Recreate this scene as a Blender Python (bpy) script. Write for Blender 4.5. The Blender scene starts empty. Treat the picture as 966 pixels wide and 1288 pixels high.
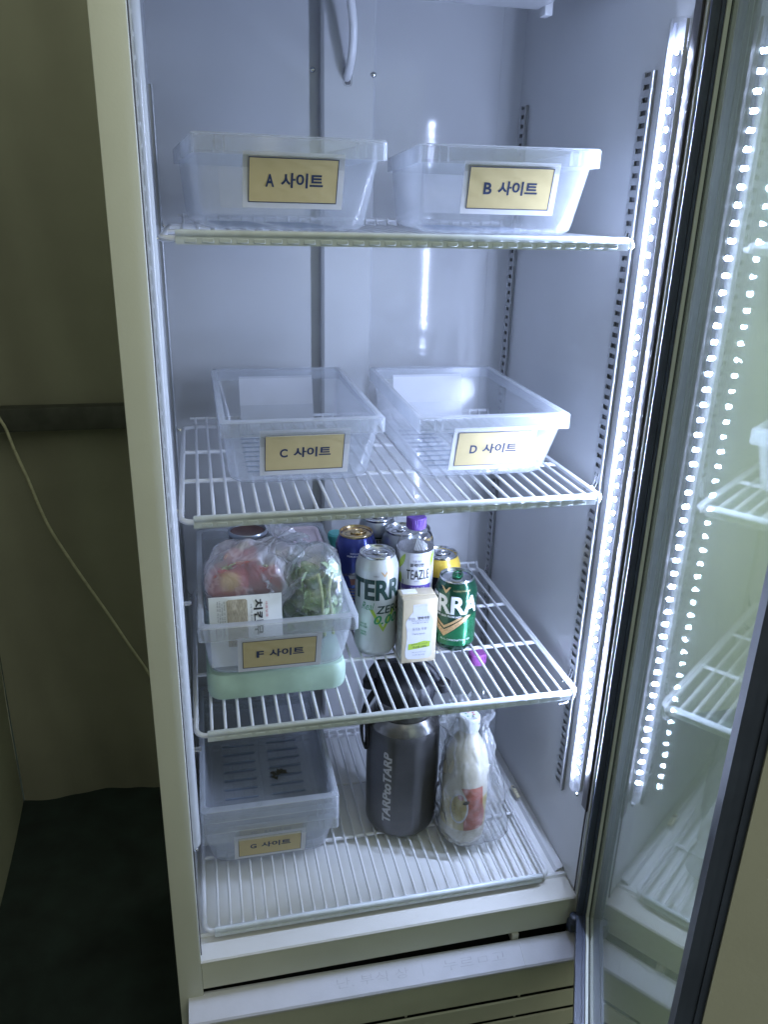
import bpy, bmesh, math, random
from mathutils import Vector, Matrix, noise

# ------------------------------------------------------------------ camera, world, lights, exposure
sc = bpy.context.scene
COL = sc.collection
rnd = random.Random(7)

cam_d = bpy.data.cameras.new("camera")
cam = bpy.data.objects.new("camera", cam_d)
COL.objects.link(cam)
cam_d.sensor_fit = 'VERTICAL'
cam_d.sensor_height = 36.0
cam_d.lens = 36.0 * 1006.378 / 1288.0
cam_d.clip_start = 0.01
cam_d.clip_end = 50.0
RX = Vector((0.97466565, -0.22223652, 0.02525475))
RY = Vector((-0.05703531, -0.35613097, -0.93269379))
RZ = Vector((0.21627262, 0.90762418, -0.35978395))
m = Matrix((( RX.x, -RY.x, -RZ.x, 0.0304899), (RX.y, -RY.y, -RZ.y, -0.9132894),
            (RX.z, -RY.z, -RZ.z, 0.6609314), (0, 0, 0, 1)))
cam.matrix_world = m
sc.camera = cam

world = bpy.data.worlds.new("World")
sc.world = world
world.use_nodes = True
bg = world.node_tree.nodes["Background"]
bg.inputs["Color"].default_value = (0.80, 0.86, 0.72, 1)
bg.inputs["Strength"].default_value = 0.15

# soft daylight that comes through the tent roof, above and behind the photographer
ld = bpy.data.lights.new("tent_daylight", 'AREA')
ld.shape = 'RECTANGLE'; ld.size = 2.4; ld.size_y = 2.4
ld.energy = 32.0
ld.color = (0.96, 1.0, 0.83)
lo = bpy.data.objects.new("tent_daylight", ld)
COL.objects.link(lo)
lo.location = (0.35, -1.45, 2.25)
lo.rotation_euler = (Vector((0.0, 0.75, -1.5))).to_track_quat('-Z', 'Y').to_euler()

# made-up fill lamp behind the camera, right; brightens the view through the glass
le = bpy.data.lights.new("front_fill", 'AREA')
le.shape = 'RECTANGLE'; le.size = 0.9; le.size_y = 1.5
le.energy = 9.5
le.color = (0.97, 1.0, 0.86)
eo = bpy.data.objects.new("front_fill", le)
COL.objects.link(eo)
eo.location = (1.05, -2.75, 0.85)
eo.rotation_euler = (Vector((-0.35, 3.6, -0.8))).to_track_quat('-Z', 'Y').to_euler()

# added lamp, shining through the pale wall so the door glass looks brighter
lx = bpy.data.lights.new("wall_backlight", 'AREA')
lx.shape = 'RECTANGLE'; lx.size = 1.5; lx.size_y = 2.2
lx.energy = 75.0
lx.color = (0.95, 1.0, 0.90)
xo = bpy.data.objects.new("wall_backlight", lx)
COL.objects.link(xo)
xo.location = (1.25, 1.75, 0.55)
xo.rotation_euler = (Vector((0, -1, 0))).to_track_quat('-Z', 'Z').to_euler()

LED_DOT, LED_BOARD = 2900.0, 0.32
LED_COL = (0.55, 0.67, 1.0)

sc.view_settings.view_transform = 'Standard'
sc.view_settings.look = 'None'
sc.view_settings.exposure = 0.0
sc.view_settings.gamma = 1.0
sc.render.engine = 'CYCLES'
sc.cycles.max_bounces = 10
sc.cycles.diffuse_bounces = 5
sc.cycles.glossy_bounces = 5
sc.cycles.transmission_bounces = 8
sc.cycles.transparent_max_bounces = 40
sc.cycles.sample_clamp_indirect = 8.0
sc.cycles.caustics_reflective = False
sc.cycles.caustics_refractive = False
sc.cycles.use_denoising = True

# ------------------------------------------------------------------ materials
def nd(nt, t, **kw):
    n = nt.nodes.new(t)
    for k, v in kw.items():
        setattr(n, k, v)
    return n

def new_mat(name):
    mt = bpy.data.materials.new(name)
    mt.use_nodes = True
    nt = mt.node_tree
    nt.nodes.clear()
    out = nd(nt, "ShaderNodeOutputMaterial")
    return mt, nt, out

def rgb(c):
    return (c[0], c[1], c[2], 1)

def noise_col(nt, c, var=0.08, scale=18.0, detail=5.0, stretch=None):
    """a colour node chain: c varied a little by a noise in object space"""
    tc = nd(nt, "ShaderNodeTexCoord")
    src = tc.outputs["Object"]
    if stretch:
        mp = nd(nt, "ShaderNodeMapping")
        mp.inputs["Scale"].default_value = stretch
        nt.links.new(src, mp.inputs["Vector"]); src = mp.outputs["Vector"]
    nz = nd(nt, "ShaderNodeTexNoise")
    nz.inputs["Scale"].default_value = scale
    nz.inputs["Detail"].default_value = detail
    nt.links.new(src, nz.inputs["Vector"])
    cr = nd(nt, "ShaderNodeValToRGB")
    cr.color_ramp.elements[0].position = 0.3
    cr.color_ramp.elements[1].position = 0.72
    cr.color_ramp.elements[0].color = rgb([x * (1 - var) for x in c])
    cr.color_ramp.elements[1].color = rgb([min(1, x * (1 + var)) for x in c])
    nt.links.new(nz.outputs["Fac"], cr.inputs["Fac"])
    return cr.outputs["Color"], nz.outputs["Fac"], src

def schlick(nt, f0=0.04, e=5.0):
    """mirror share by viewing angle, the same on both faces of a sheet"""
    lw = nd(nt, "ShaderNodeLayerWeight"); lw.inputs["Blend"].default_value = 0.5
    pw = nd(nt, "ShaderNodeMath", operation='POWER'); pw.inputs[1].default_value = e
    nt.links.new(lw.outputs["Facing"], pw.inputs[0])
    ma = nd(nt, "ShaderNodeMath", operation='MULTIPLY_ADD'); ma.inputs[1].default_value = 1 - f0; ma.inputs[2].default_value = f0
    nt.links.new(pw.outputs[0], ma.inputs[0])
    return ma.outputs[0], lw

def mat(name, c, rough=0.5, metal=0.0, var=0.06, scale=18.0, bump=0.0, bscale=200.0, spec=0.5, coat=0.0, stretch=None, trans=0.0, sss=0.0, rvar=0.0):
    mt, nt, out = new_mat(name)
    p = nd(nt, "ShaderNodeBsdfPrincipled")
    col, fac, src = noise_col(nt, c, var, scale, stretch=stretch)
    nt.links.new(col, p.inputs["Base Color"])
    p.inputs["Roughness"].default_value = rough
    if rvar:
        mr = nd(nt, "ShaderNodeMapRange")
        mr.inputs["To Min"].default_value = max(0.02, rough - rvar)
        mr.inputs["To Max"].default_value = rough + rvar
        nt.links.new(fac, mr.inputs["Value"]); nt.links.new(mr.outputs[0], p.inputs["Roughness"])
    p.inputs["Metallic"].default_value = metal
    p.inputs["Specular IOR Level"].default_value = spec
    p.inputs["Coat Weight"].default_value = coat
    p.inputs["Transmission Weight"].default_value = trans
    if sss:
        p.inputs["Subsurface Weight"].default_value = sss
        p.inputs["Subsurface Radius"].default_value = (0.01, 0.01, 0.01)
    if bump:
        nz = nd(nt, "ShaderNodeTexNoise")
        nz.inputs["Scale"].default_value = bscale
        nz.inputs["Detail"].default_value = 3
        nt.links.new(src, nz.inputs["Vector"])
        b = nd(nt, "ShaderNodeBump")
        b.inputs["Strength"].default_value = bump
        b.inputs["Distance"].default_value = 0.002
        nt.links.new(nz.outputs["Fac"], b.inputs["Height"])
        nt.links.new(b.outputs["Normal"], p.inputs["Normal"])
    nt.links.new(p.outputs[0], out.inputs[0])
    return mt

def film_mat(name, tint, milk, milk_col, rough=0.12, gloss=1.0, wrinkle=0.0, wscale=40.0, edge=0.5):
    """thin clear or milky plastic: light passes straight through; the share that does not is scattered or mirrored"""
    mt, nt, out = new_mat(name)
    tr = nd(nt, "ShaderNodeBsdfTransparent"); tr.inputs[0].default_value = rgb(tint)
    df = nd(nt, "ShaderNodeBsdfDiffuse")
    tl = nd(nt, "ShaderNodeBsdfTranslucent")
    col, fac, src = noise_col(nt, milk_col, 0.05, 30.0)
    nt.links.new(col, df.inputs[0]); nt.links.new(col, tl.inputs[0])
    mdt = nd(nt, "ShaderNodeMixShader"); mdt.inputs[0].default_value = 0.45
    nt.links.new(df.outputs[0], mdt.inputs[1]); nt.links.new(tl.outputs[0], mdt.inputs[2])
    lw = nd(nt, "ShaderNodeLayerWeight"); lw.inputs["Blend"].default_value = edge
    share = lw.outputs["Facing"]
    if wrinkle > 0.3:     # whitened creases in the film
        cn = nd(nt, "ShaderNodeTexNoise"); cn.inputs["Scale"].default_value = wscale * 0.45
        cn.inputs["Detail"].default_value = 3; cn.inputs["Distortion"].default_value = 0.9
        nt.links.new(src, cn.inputs["Vector"])
        s1 = nd(nt, "ShaderNodeMath", operation='SUBTRACT'); s1.inputs[1].default_value = 0.5
        nt.links.new(cn.outputs["Fac"], s1.inputs[0])
        s2 = nd(nt, "ShaderNodeMath", operation='ABSOLUTE'); nt.links.new(s1.outputs[0], s2.inputs[0])
        s3 = nd(nt, "ShaderNodeMapRange"); s3.inputs["From Min"].default_value = 0.0; s3.inputs["From Max"].default_value = 0.045
        s3.inputs["To Min"].default_value = 0.55; s3.inputs["To Max"].default_value = 0.0
        nt.links.new(s2.outputs[0], s3.inputs["Value"])
        s4 = nd(nt, "ShaderNodeMath", operation='ADD'); s4.use_clamp = True
        nt.links.new(share, s4.inputs[0]); nt.links.new(s3.outputs[0], s4.inputs[1]); share = s4.outputs[0]
    mr = nd(nt, "ShaderNodeMapRange")
    mr.inputs["To Min"].default_value = milk
    mr.inputs["To Max"].default_value = min(1.0, milk * 2.6 + 0.05)
    nt.links.new(share, mr.inputs["Value"])
    mx = nd(nt, "ShaderNodeMixShader")
    nt.links.new(mr.outputs[0], mx.inputs[0])
    nt.links.new(tr.outputs[0], mx.inputs[1]); nt.links.new(mdt.outputs[0], mx.inputs[2])
    gl = nd(nt, "ShaderNodeBsdfGlossy"); gl.inputs["Roughness"].default_value = rough
    fo, fr = schlick(nt)
    mu = nd(nt, "ShaderNodeMath", operation='MULTIPLY'); mu.inputs[1].default_value = gloss
    nt.links.new(fo, mu.inputs[0])
    m2 = nd(nt, "ShaderNodeMixShader")
    nt.links.new(mu.outputs[0], m2.inputs[0])
    nt.links.new(mx.outputs[0], m2.inputs[1]); nt.links.new(gl.outputs[0], m2.inputs[2])
    if wrinkle:
        nz = nd(nt, "ShaderNodeTexNoise"); nz.inputs["Scale"].default_value = wscale
        nz.inputs["Detail"].default_value = 4; nz.inputs["Distortion"].default_value = 1.2
        nt.links.new(src, nz.inputs["Vector"])
        b = nd(nt, "ShaderNodeBump"); b.inputs["Strength"].default_value = wrinkle
        b.inputs["Distance"].default_value = 0.004
        nt.links.new(nz.outputs["Fac"], b.inputs["Height"])
        for q in (gl, fr, df):
            nt.links.new(b.outputs["Normal"], q.inputs["Normal"])
    nt.links.new(m2.outputs[0], out.inputs[0])
    return mt

def emit_mat(name, c, s):
    mt, nt, out = new_mat(name)
    e = nd(nt, "ShaderNodeEmission")
    e.inputs[0].default_value = rgb(c); e.inputs[1].default_value = s
    nt.links.new(e.outputs[0], out.inputs[0])
    return mt

M = {}
M['liner'] = mat('liner_white', (0.52, 0.53, 0.545), 0.24, var=0.03, scale=6, bump=0.05, bscale=60, rvar=0.05)
M['linerback'] = mat('liner_white_back', (0.52, 0.53, 0.545), 0.075, var=0.03, scale=6, bump=0.012, bscale=60, spec=0.2)
M['ivory'] = mat('ivory_paint', (0.555, 0.565, 0.50), 0.42, var=0.035, scale=9, bump=0.06, bscale=350)
M['tray'] = mat('tray_white', (0.66, 0.67, 0.67), 0.35, var=0.05, scale=14, bump=0.05, bscale=60)
M['sill'] = mat('sill_ivory', (0.50, 0.49, 0.46), 0.38, var=0.04, scale=12, bump=0.05, bscale=300)
M['grille'] = mat('grille_plastic', (0.44, 0.44, 0.36), 0.5, var=0.05, scale=12, bump=0.08, bscale=400)
M['ledge'] = mat('ledge_plastic', (0.43, 0.43, 0.47), 0.42, var=0.05, scale=24, bump=0.05, bscale=300)
M['dark'] = mat('dark_gap', (0.012, 0.013, 0.016), 0.8)
M['gasket'] = mat('gasket_rubber', (0.042, 0.052, 0.080), 0.42, var=0.15, scale=40)
M['steel'] = mat('bright_steel', (0.62, 0.63, 0.64), 0.22, metal=1.0, var=0.08, scale=60, stretch=(1, 1, 0.1))
M['railsteel'] = mat('rail_zinc', (0.40, 0.41, 0.42), 0.35, metal=0.5, var=0.08, scale=60, stretch=(1, 1, 0.1))
M['trim'] = mat('jamb_metal', (0.065, 0.060, 0.060), 0.5, metal=0.2, var=0.1, scale=30, stretch=(1, 1, 0.1))
M['wire'] = mat('wire_coating', (0.63, 0.64, 0.66), 0.28, var=0.03, scale=30, coat=0.2)
M['rail'] = mat('rail_coating', (0.53, 0.57, 0.59), 0.35, var=0.10, scale=55)
M['hole'] = mat('slot_shadow', (0.15, 0.15, 0.155), 0.7)
M['bin'] = film_mat('bin_plastic', (0.985, 0.99, 1.0), 0.125, (0.74, 0.77, 0.80), 0.16, 0.55, 0.05, 25, 0.35)
M['binrim'] = film_mat('bin_rim_plastic', (0.98, 0.985, 1.0), 0.21, (0.76, 0.79, 0.82), 0.14, 0.7, 0.03, 25, 0.35)
M['ribs'] = film_mat('bin_rib_plastic', (0.80, 0.84, 0.90), 0.26, (0.42, 0.47, 0.55), 0.2, 0.5)
M['glass'] = None
M['paper'] = mat('label_paper', (0.60, 0.60, 0.63), 0.5, var=0.02, scale=40)
M['yellow'] = mat('label_yellow', (0.54, 0.435, 0.215), 0.5, var=0.035, scale=60)
M['ink'] = mat('navy_ink', (0.018, 0.032, 0.085), 0.5)
M['tent'] = mat('tent_canvas', (0.255, 0.255, 0.195), 0.85, var=0.14, scale=2.5, bump=0.35, bscale=6)
M['palefill'] = None
M['tentfloor'] = mat('dark_ground_sheet', (0.012, 0.022, 0.020), 0.75, var=0.4, scale=14, bump=0.3, bscale=40)
M['pole'] = mat('pole_grey', (0.06, 0.065, 0.055), 0.6, var=0.25, scale=30)
M['cord'] = mat('cord_tan', (0.46, 0.45, 0.32), 0.7, var=0.15, scale=90)
M['hose'] = mat('hose_white', (0.74, 0.75, 0.77), 0.3, var=0.03)
M['silver'] = mat('can_aluminium', (0.62, 0.63, 0.65), 0.24, metal=1.0, var=0.05, scale=60)
M['gold'] = mat('can_gold_lid', (0.60, 0.47, 0.27), 0.26, metal=1.0, var=0.05, scale=60)
M['canwhite'] = mat('can_silver_white', (0.54, 0.56, 0.55), 0.3, metal=0.45, var=0.04, scale=40)
M['cangreen'] = mat('can_green', (0.009, 0.065, 0.034), 0.22, metal=0.55, var=0.1, scale=40, coat=0.4)
M['cangreen_hi'] = mat('can_bright_green', (0.014, 0.155, 0.062), 0.22, metal=0.55, var=0.1, scale=40, coat=0.4)
M['canblue'] = mat('can_blue', (0.035, 0.05, 0.24), 0.25, metal=0.5, var=0.1, scale=40, coat=0.4)
M['cangrey'] = mat('can_grey', (0.36, 0.39, 0.43), 0.3, metal=0.7, var=0.06, scale=40)
M['canyellow'] = mat('can_yellow', (0.66, 0.46, 0.07), 0.3, metal=0.3, var=0.1, scale=40)
M['canblack'] = mat('can_black', (0.03, 0.03, 0.042), 0.3, metal=0.4, var=0.1, scale=40)
M['inkgreen'] = mat('dark_green_print', (0.010, 0.036, 0.030), 0.4)
M['inkmid'] = mat('mid_green_print', (0.03, 0.24, 0.10), 0.4)
M['inklime'] = mat('lime_print', (0.30, 0.42, 0.05), 0.45)
M['inkblack'] = mat('black_print', (0.018, 0.02, 0.022), 0.5)
M['inkgrey'] = mat('grey_print', (0.14, 0.14, 0.14), 0.5)
M['inkred'] = mat('red_print', (0.45, 0.06, 0.05), 0.5)
M['inkwhite'] = mat('white_print', (0.62, 0.64, 0.66), 0.35)
M['inkgold'] = mat('gold_print', (0.50, 0.33, 0.17), 0.35, metal=0.3, var=0.3, scale=300)
M['inkblue'] = mat('blue_print', (0.03, 0.08, 0.50), 0.35)
M['brown'] = mat('brown_print', (0.26, 0.09, 0.06), 0.4, var=0.2, scale=200)
M['purple'] = mat('purple_cap', (0.13, 0.055, 0.33), 0.35, var=0.05)
M['purpleband'] = mat('purple_band', (0.075, 0.05, 0.24), 0.4)
M['labelwhite'] = mat('bottle_label_white', (0.50, 0.51, 0.55), 0.35, var=0.02)
M['carton'] = mat('carton_beige', (0.50, 0.435, 0.31), 0.42, var=0.04, scale=60)
M['cartongrey'] = mat('carton_side_grey', (0.38, 0.37, 0.34), 0.45, var=0.35, scale=160)
M['foilwhite'] = mat('foil_white', (0.74, 0.75, 0.76), 0.3, var=0.05, scale=40, bump=0.25, bscale=60)
M['growler'] = mat('growler_paint', (0.100, 0.100, 0.104), 0.36, metal=0.55, var=0.08, scale=50, coat=0.15)
M['growlring'] = mat('growler_collar', (0.21, 0.205, 0.20), 0.24, metal=0.85, var=0.08, scale=50, stretch=(1, 1, 8))
M['blackcap'] = mat('black_plastic', (0.011, 0.012, 0.016), 0.5, var=0.1)
M['milk'] = mat('milky_bottle', (0.47, 0.44, 0.35), 0.32, var=0.04, sss=0.3)
M['milkcap'] = mat('white_cap', (0.56, 0.58, 0.58), 0.35)
M['fruitlabel'] = mat('label_pale_yellow', (0.44, 0.37, 0.15), 0.4, var=0.12, scale=60)
M['fruitred'] = mat('label_red', (0.30, 0.050, 0.018), 0.4, var=0.3, scale=40)
M['pinkcap'] = mat('pink_cap', (0.44, 0.13, 0.46), 0.4)
M['tealcap'] = mat('teal_cap', (0.09, 0.42, 0.40), 0.4)
M['tomato'] = mat('red_skin', (0.46, 0.035, 0.032), 0.3, var=0.35, scale=14)
M['tomatoyellow'] = mat('yellow_patch', (0.62, 0.42, 0.10), 0.4, var=0.2, scale=30)
M['leaf'] = mat('leaf_green', (0.30, 0.41, 0.18), 0.5, var=0.45, scale=40, bump=0.4, bscale=150)
M['leafdark'] = mat('leaf_dark_green', (0.17, 0.27, 0.13), 0.5, var=0.4, scale=40, bump=0.4, bscale=150)
M['stalk'] = mat('stalk_pale_green', (0.38, 0.43, 0.19), 0.45, var=0.2, scale=60)
M['packet'] = mat('packet_white', (0.68, 0.70, 0.68), 0.35, var=0.03, scale=30, bump=0.12, bscale=50)
M['packettan'] = mat('packet_tan_print', (0.36, 0.32, 0.24), 0.45, var=0.35, scale=180, stretch=(6, 1, 1))
M['tin'] = mat('tin_dark', (0.075, 0.08, 0.09), 0.35, metal=0.6)
M['tinbrown'] = mat('tin_brown_lid', (0.15, 0.085, 0.075), 0.4, metal=0.4, var=0.25, scale=60)
M['tinrim'] = mat('tin_rim', (0.42, 0.46, 0.52), 0.3, metal=0.8)
M['pinkbox'] = mat('pink_tub', (0.58, 0.49, 0.54), 0.45, var=0.04, sss=0.2)
M['ice'] = mat('ice_pack_green', (0.42, 0.57, 0.46), 0.42, var=0.13, scale=22, bump=0.3, bscale=30, sss=0.35)
M['debris'] = mat('brown_scraps', (0.05, 0.042, 0.022), 0.8, var=0.4, scale=200)
M['bagclear'] = film_mat('clear_bag_film', (0.96, 0.98, 0.97), 0.13, (0.78, 0.82, 0.82), 0.18, 2.8, 1.0, 42, 0.4)
M['bagfrost'] = film_mat('frosted_bag_film', (0.95, 0.95, 0.97), 0.27, (0.80, 0.82, 0.86), 0.2, 2.2, 1.0, 36, 0.4)
M['bagmilk'] = film_mat('milky_bag_film', (0.96, 0.97, 0.98), 0.115, (0.70, 0.72, 0.74), 0.2, 2.0, 1.0, 40, 0.4)
M['pet'] = film_mat('pet_plastic', (0.965, 0.978, 0.98), 0.035, (0.8, 0.85, 0.9), 0.05, 2.2, 0.25, 60, 0.3)
M['tea'] = film_mat('clear_drink_bottle', (0.93, 0.93, 0.93), 0.06, (0.6, 0.6, 0.62), 0.06, 1.5, 0.5, 90, 0.35)
M['tube'] = film_mat('led_tube_plastic', (0.99, 0.99, 1.0), 0.010, (0.86, 0.88, 0.95), 0.1, 1.0)
M['tubeoff'] = film_mat('led_tube_unlit', (0.99, 0.99, 1.0), 0.45, (0.70, 0.72, 0.72), 0.2, 0.6)
M['led'] = emit_mat('led_lit', LED_COL, LED_DOT)
M['ledboard'] = emit_mat('led_board_glow', LED_COL, LED_BOARD)
M['ledoff'] = mat('led_board_unlit', (0.6, 0.6, 0.62), 0.4)
M['faintprint'] = mat('faint_pencil', (0.365, 0.365, 0.40), 0.45, var=0.15, scale=120)
M['greyprint'] = mat('pale_grey_print', (0.47, 0.47, 0.50), 0.45)

def glass_mat():
    mt, nt, out = new_mat('door_glass')
    tr = nd(nt, "ShaderNodeBsdfTransparent")
    c, fac, src = noise_col(nt, (0.93, 0.965, 0.945), 0.01, 3)
    nt.links.new(c, tr.inputs[0])
    gl = nd(nt, "ShaderNodeBsdfGlossy"); gl.inputs["Roughness"].default_value = 0.022
    fo, fr = schlick(nt, 0.025, 7.0)
    hz = nd(nt, "ShaderNodeBsdfTranslucent"); hz.inputs[0].default_value = (0.80, 0.86, 0.80, 1)
    hd = nd(nt, "ShaderNodeBsdfDiffuse"); hd.inputs[0].default_value = (0.80, 0.86, 0.80, 1)
    hm = nd(nt, "ShaderNodeMixShader"); hm.inputs[0].default_value = 0.4
    nt.links.new(hd.outputs[0], hm.inputs[1]); nt.links.new(hz.outputs[0], hm.inputs[2])
    veil = nd(nt, "ShaderNodeTexNoise"); veil.inputs["Scale"].default_value = 5.0; veil.inputs["Detail"].default_value = 6.0  # milky veil: lens glare and reflected interior put into the glass
    nt.links.new(src, veil.inputs["Vector"])
    mm = nd(nt, "ShaderNodeMapRange"); mm.inputs["From Min"].default_value = 0.3; mm.inputs["From Max"].default_value = 0.7
    mm.inputs["To Min"].default_value = 0.13; mm.inputs["To Max"].default_value = 0.20
    nt.links.new(veil.outputs["Fac"], mm.inputs["Value"])
    th_ = nd(nt, "ShaderNodeMixShader")
    nt.links.new(mm.outputs[0], th_.inputs[0])
    nt.links.new(tr.outputs[0], th_.inputs[1]); nt.links.new(hm.outputs[0], th_.inputs[2])
    mx = nd(nt, "ShaderNodeMixShader")
    nt.links.new(fo, mx.inputs[0])
    nt.links.new(th_.outputs[0], mx.inputs[1]); nt.links.new(gl.outputs[0], mx.inputs[2])
    nt.links.new(mx.outputs[0], out.inputs[0])
    return mt
M['glass'] = glass_mat()
def palefill_mat():  # made-up pale translucent cloth, chosen to brighten what shows through the door
    mt, nt, out = new_mat('pale_fill_cloth')
    c, fac, src = noise_col(nt, (0.62, 0.68, 0.60), 0.10, 2.5)
    a = nd(nt, "ShaderNodeBsdfDiffuse"); t_ = nd(nt, "ShaderNodeBsdfTranslucent")
    nt.links.new(c, a.inputs[0]); nt.links.new(c, t_.inputs[0])
    mx = nd(nt, "ShaderNodeMixShader"); mx.inputs[0].default_value = 0.5
    nt.links.new(a.outputs[0], mx.inputs[1]); nt.links.new(t_.outputs[0], mx.inputs[2])
    nt.links.new(mx.outputs[0], out.inputs[0])
    return mt
M['palefill'] = palefill_mat()

# ------------------------------------------------------------------ mesh helpers
class MB:
    """collects shapes, then links them as ONE mesh object"""
    def __init__(s):
        s.v = []; s.f = []; s.mi = []; s.cur = 0
    def add(s, vs, fs):
        o = len(s.v)
        s.v += [tuple(p) for p in vs]
        s.f += [tuple(i + o for i in f) for f in fs]
        s.mi += [s.cur] * len(fs)
    def box(s, x0, x1, y0, y1, z0, z1, T=None):
        vs = [(x, y, z) for z in (z0, z1) for y in (y0, y1) for x in (x0, x1)]
        if T: vs = [T(Vector(p)) for p in vs]
        s.add(vs, [(0, 2, 3, 1), (4, 5, 7, 6), (0, 1, 5, 4), (1, 3, 7, 5), (3, 2, 6, 7), (2, 0, 4, 6)])
        return s
    def rbox(s, x0, x1, y0, y1, z0, z1, r=0.003, seg=2, T=None):
        bm = bmesh.new()
        bmesh.ops.create_cube(bm, size=1)
        for v in bm.verts:
            v.co = Vector(((x0 + x1) / 2 + v.co.x * (x1 - x0), (y0 + y1) / 2 + v.co.y * (y1 - y0), (z0 + z1) / 2 + v.co.z * (z1 - z0)))
        bmesh.ops.bevel(bm, geom=bm.edges[:], offset=r, segments=seg, affect='EDGES', profile=0.5)
        bm.verts.index_update()
        vs = [v.co.copy() for v in bm.verts]
        if T: vs = [T(p) for p in vs]
        s.add(vs, [tuple(v.index for v in f.verts) for f in bm.faces])
        bm.free()
        return s
    def tube(s, pts, r, n=8, closed=False, cap=True, radii=None):
        P = [Vector(p) for p in pts]; k = len(P); rings = []
        up = Vector((0, 0, 1)); prev = None
        for i in range(k):
            a = P[i - 1] if (i > 0 or closed) else P[0]
            b = P[(i + 1) % k] if (i < k - 1 or closed) else P[k - 1]
            t = (b - a).normalized()
            if prev is None:
                u = t.cross(up)
                if u.length < 1e-3: u = t.cross(Vector((1, 0, 0)))
                u.normalize()
            else:
                u = prev - t * prev.dot(t)
                u.normalize()
            prev = u; w = t.cross(u)
            rr = radii[i] if radii else r
            rings.append([P[i] + (u * math.cos(2 * math.pi * j / n) + w * math.sin(2 * math.pi * j / n)) * rr for j in range(n)])
        vs = [p for q in rings for p in q]; fs = []
        for i in range(k if closed else k - 1):
            i2 = (i + 1) % k
            for j in range(n):
                fs.append((i * n + j, i * n + (j + 1) % n, i2 * n + (j + 1) % n, i2 * n + j))
        if cap and not closed:
            fs.append(tuple(range(n - 1, -1, -1))); fs.append(tuple((k - 1) * n + j for j in range(n)))
        s.add(vs, fs); return s
    def lathe(s, prof, c=(0, 0, 0), n=40, rf=None, caps=(True, True)):
        """prof: (radius, z) from bottom to top; rf(theta, z) scales the radius"""
        vs = []; fs = []
        for (r, z) in prof:
            for j in range(n):
                th = 2 * math.pi * j / n
                q = r * (rf(th, z) if rf else 1.0)
                vs.append((c[0] + q * math.cos(th), c[1] + q * math.sin(th), c[2] + z))
        k = len(prof)
        for i in range(k - 1):
            for j in range(n):
                fs.append((i * n + j, i * n + (j + 1) % n, (i + 1) * n + (j + 1) % n, (i + 1) * n + j))
        if caps[0]: fs.append(tuple(range(n - 1, -1, -1)))
        if caps[1]: fs.append(tuple((k - 1) * n + j for j in range(n)))
        s.add(vs, fs); return s
    def loft(s, rings, cap0=True, cap1=True):
        n = len(rings[0]); vs = [p for q in rings for p in q]; fs = []
        for i in range(len(rings) - 1):
            for j in range(n):
                fs.append((i * n + j, i * n + (j + 1) % n, (i + 1) * n + (j + 1) % n, (i + 1) * n + j))
        if cap0: fs.append(tuple(range(n - 1, -1, -1)))
        if cap1: fs.append(tuple((len(rings) - 1) * n + j for j in range(n)))
        s.add(vs, fs); return s
    def ball(s, c, r, sub=3, T=None):
        bm = bmesh.new()
        bmesh.ops.create_icosphere(bm, subdivisions=sub, radius=1)
        bm.verts.index_update()
        vs = []
        for v in bm.verts:
            p = Vector((v.co.x * r[0], v.co.y * r[1], v.co.z * r[2]))
            if T: p = T(p, v.co)
            vs.append(p + Vector(c))
        s.add(vs, [tuple(v.index for v in f.verts) for f in bm.faces])
        bm.free(); return s
    def mesh(s, name, mats, smooth=True, angle=40):
        me = bpy.data.meshes.new(name)
        me.from_pydata(s.v, [], s.f)
        for q in (mats if isinstance(mats, (list, tuple)) else [mats]):
            me.materials.append(q)
        if max(s.mi, default=0):
            me.polygons.foreach_set("material_index", s.mi)
        bm = bmesh.new(); bm.from_mesh(me)
        bmesh.ops.recalc_face_normals(bm, faces=bm.faces[:])
        bm.to_mesh(me); bm.free()
        if smooth:
            me.polygons.foreach_set("use_smooth", [True] * len(me.polygons))
            me.set_sharp_from_angle(angle=math.radians(angle))
        return me
    def build(s, name, mats, parent=None, smooth=True, angle=40, origin=None):
        return link(name, s.mesh(name, mats, smooth, angle), parent, origin)

def link(name, me, parent=None, origin=None):
    """mesh coordinates are world coordinates unless the parent was made with local=True"""
    o = bpy.data.objects.new(name, me)
    COL.objects.link(o)
    if parent is not None:
        o.parent = parent
        if not parent.get('_local') and parent.parent is None:
            o.location = -parent.location
    if origin is not None:
        o.location = origin
    return o

def tag(o, label, cat, group=None, kind=None):
    if label: o['label'] = label
    if cat: o['category'] = cat
    if group: o['group'] = group
    if kind: o['kind'] = kind
    return o

LOCALS = []
def thing(name, label, cat, loc=(0, 0, 0), rz=0.0, group=None, local=False):
    o = bpy.data.objects.new(name, None)
    COL.objects.link(o)
    o.empty_display_size = 0.02
    o.location = loc; o.rotation_euler = (0, 0, rz)
    if local: o['_local'] = 1; LOCALS.append(o)
    return tag(o, label, cat, group)

def structure(name, mb, mt, smooth=False):
    o = mb.build(name, mt, None, smooth)
    o['kind'] = 'structure'
    return o

def rrect(hx, y0, y1, z, r, n=5, cx=0.0):
    """a ring: rounded rectangle from -hx..hx and y0..y1 at height z"""
    r = min(r, hx * 0.98, (y1 - y0) * 0.49)
    out = []
    for (ox, oy, a0) in ((hx - r, y1 - r, 0), (-hx + r, y1 - r, 90), (-hx + r, y0 + r, 180), (hx - r, y0 + r, 270)):
        for i in range(n + 1):
            a = math.radians(a0 + 90 * i / n)
            out.append((cx + ox + r * math.cos(a), oy + r * math.sin(a), z))
    return out

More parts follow.
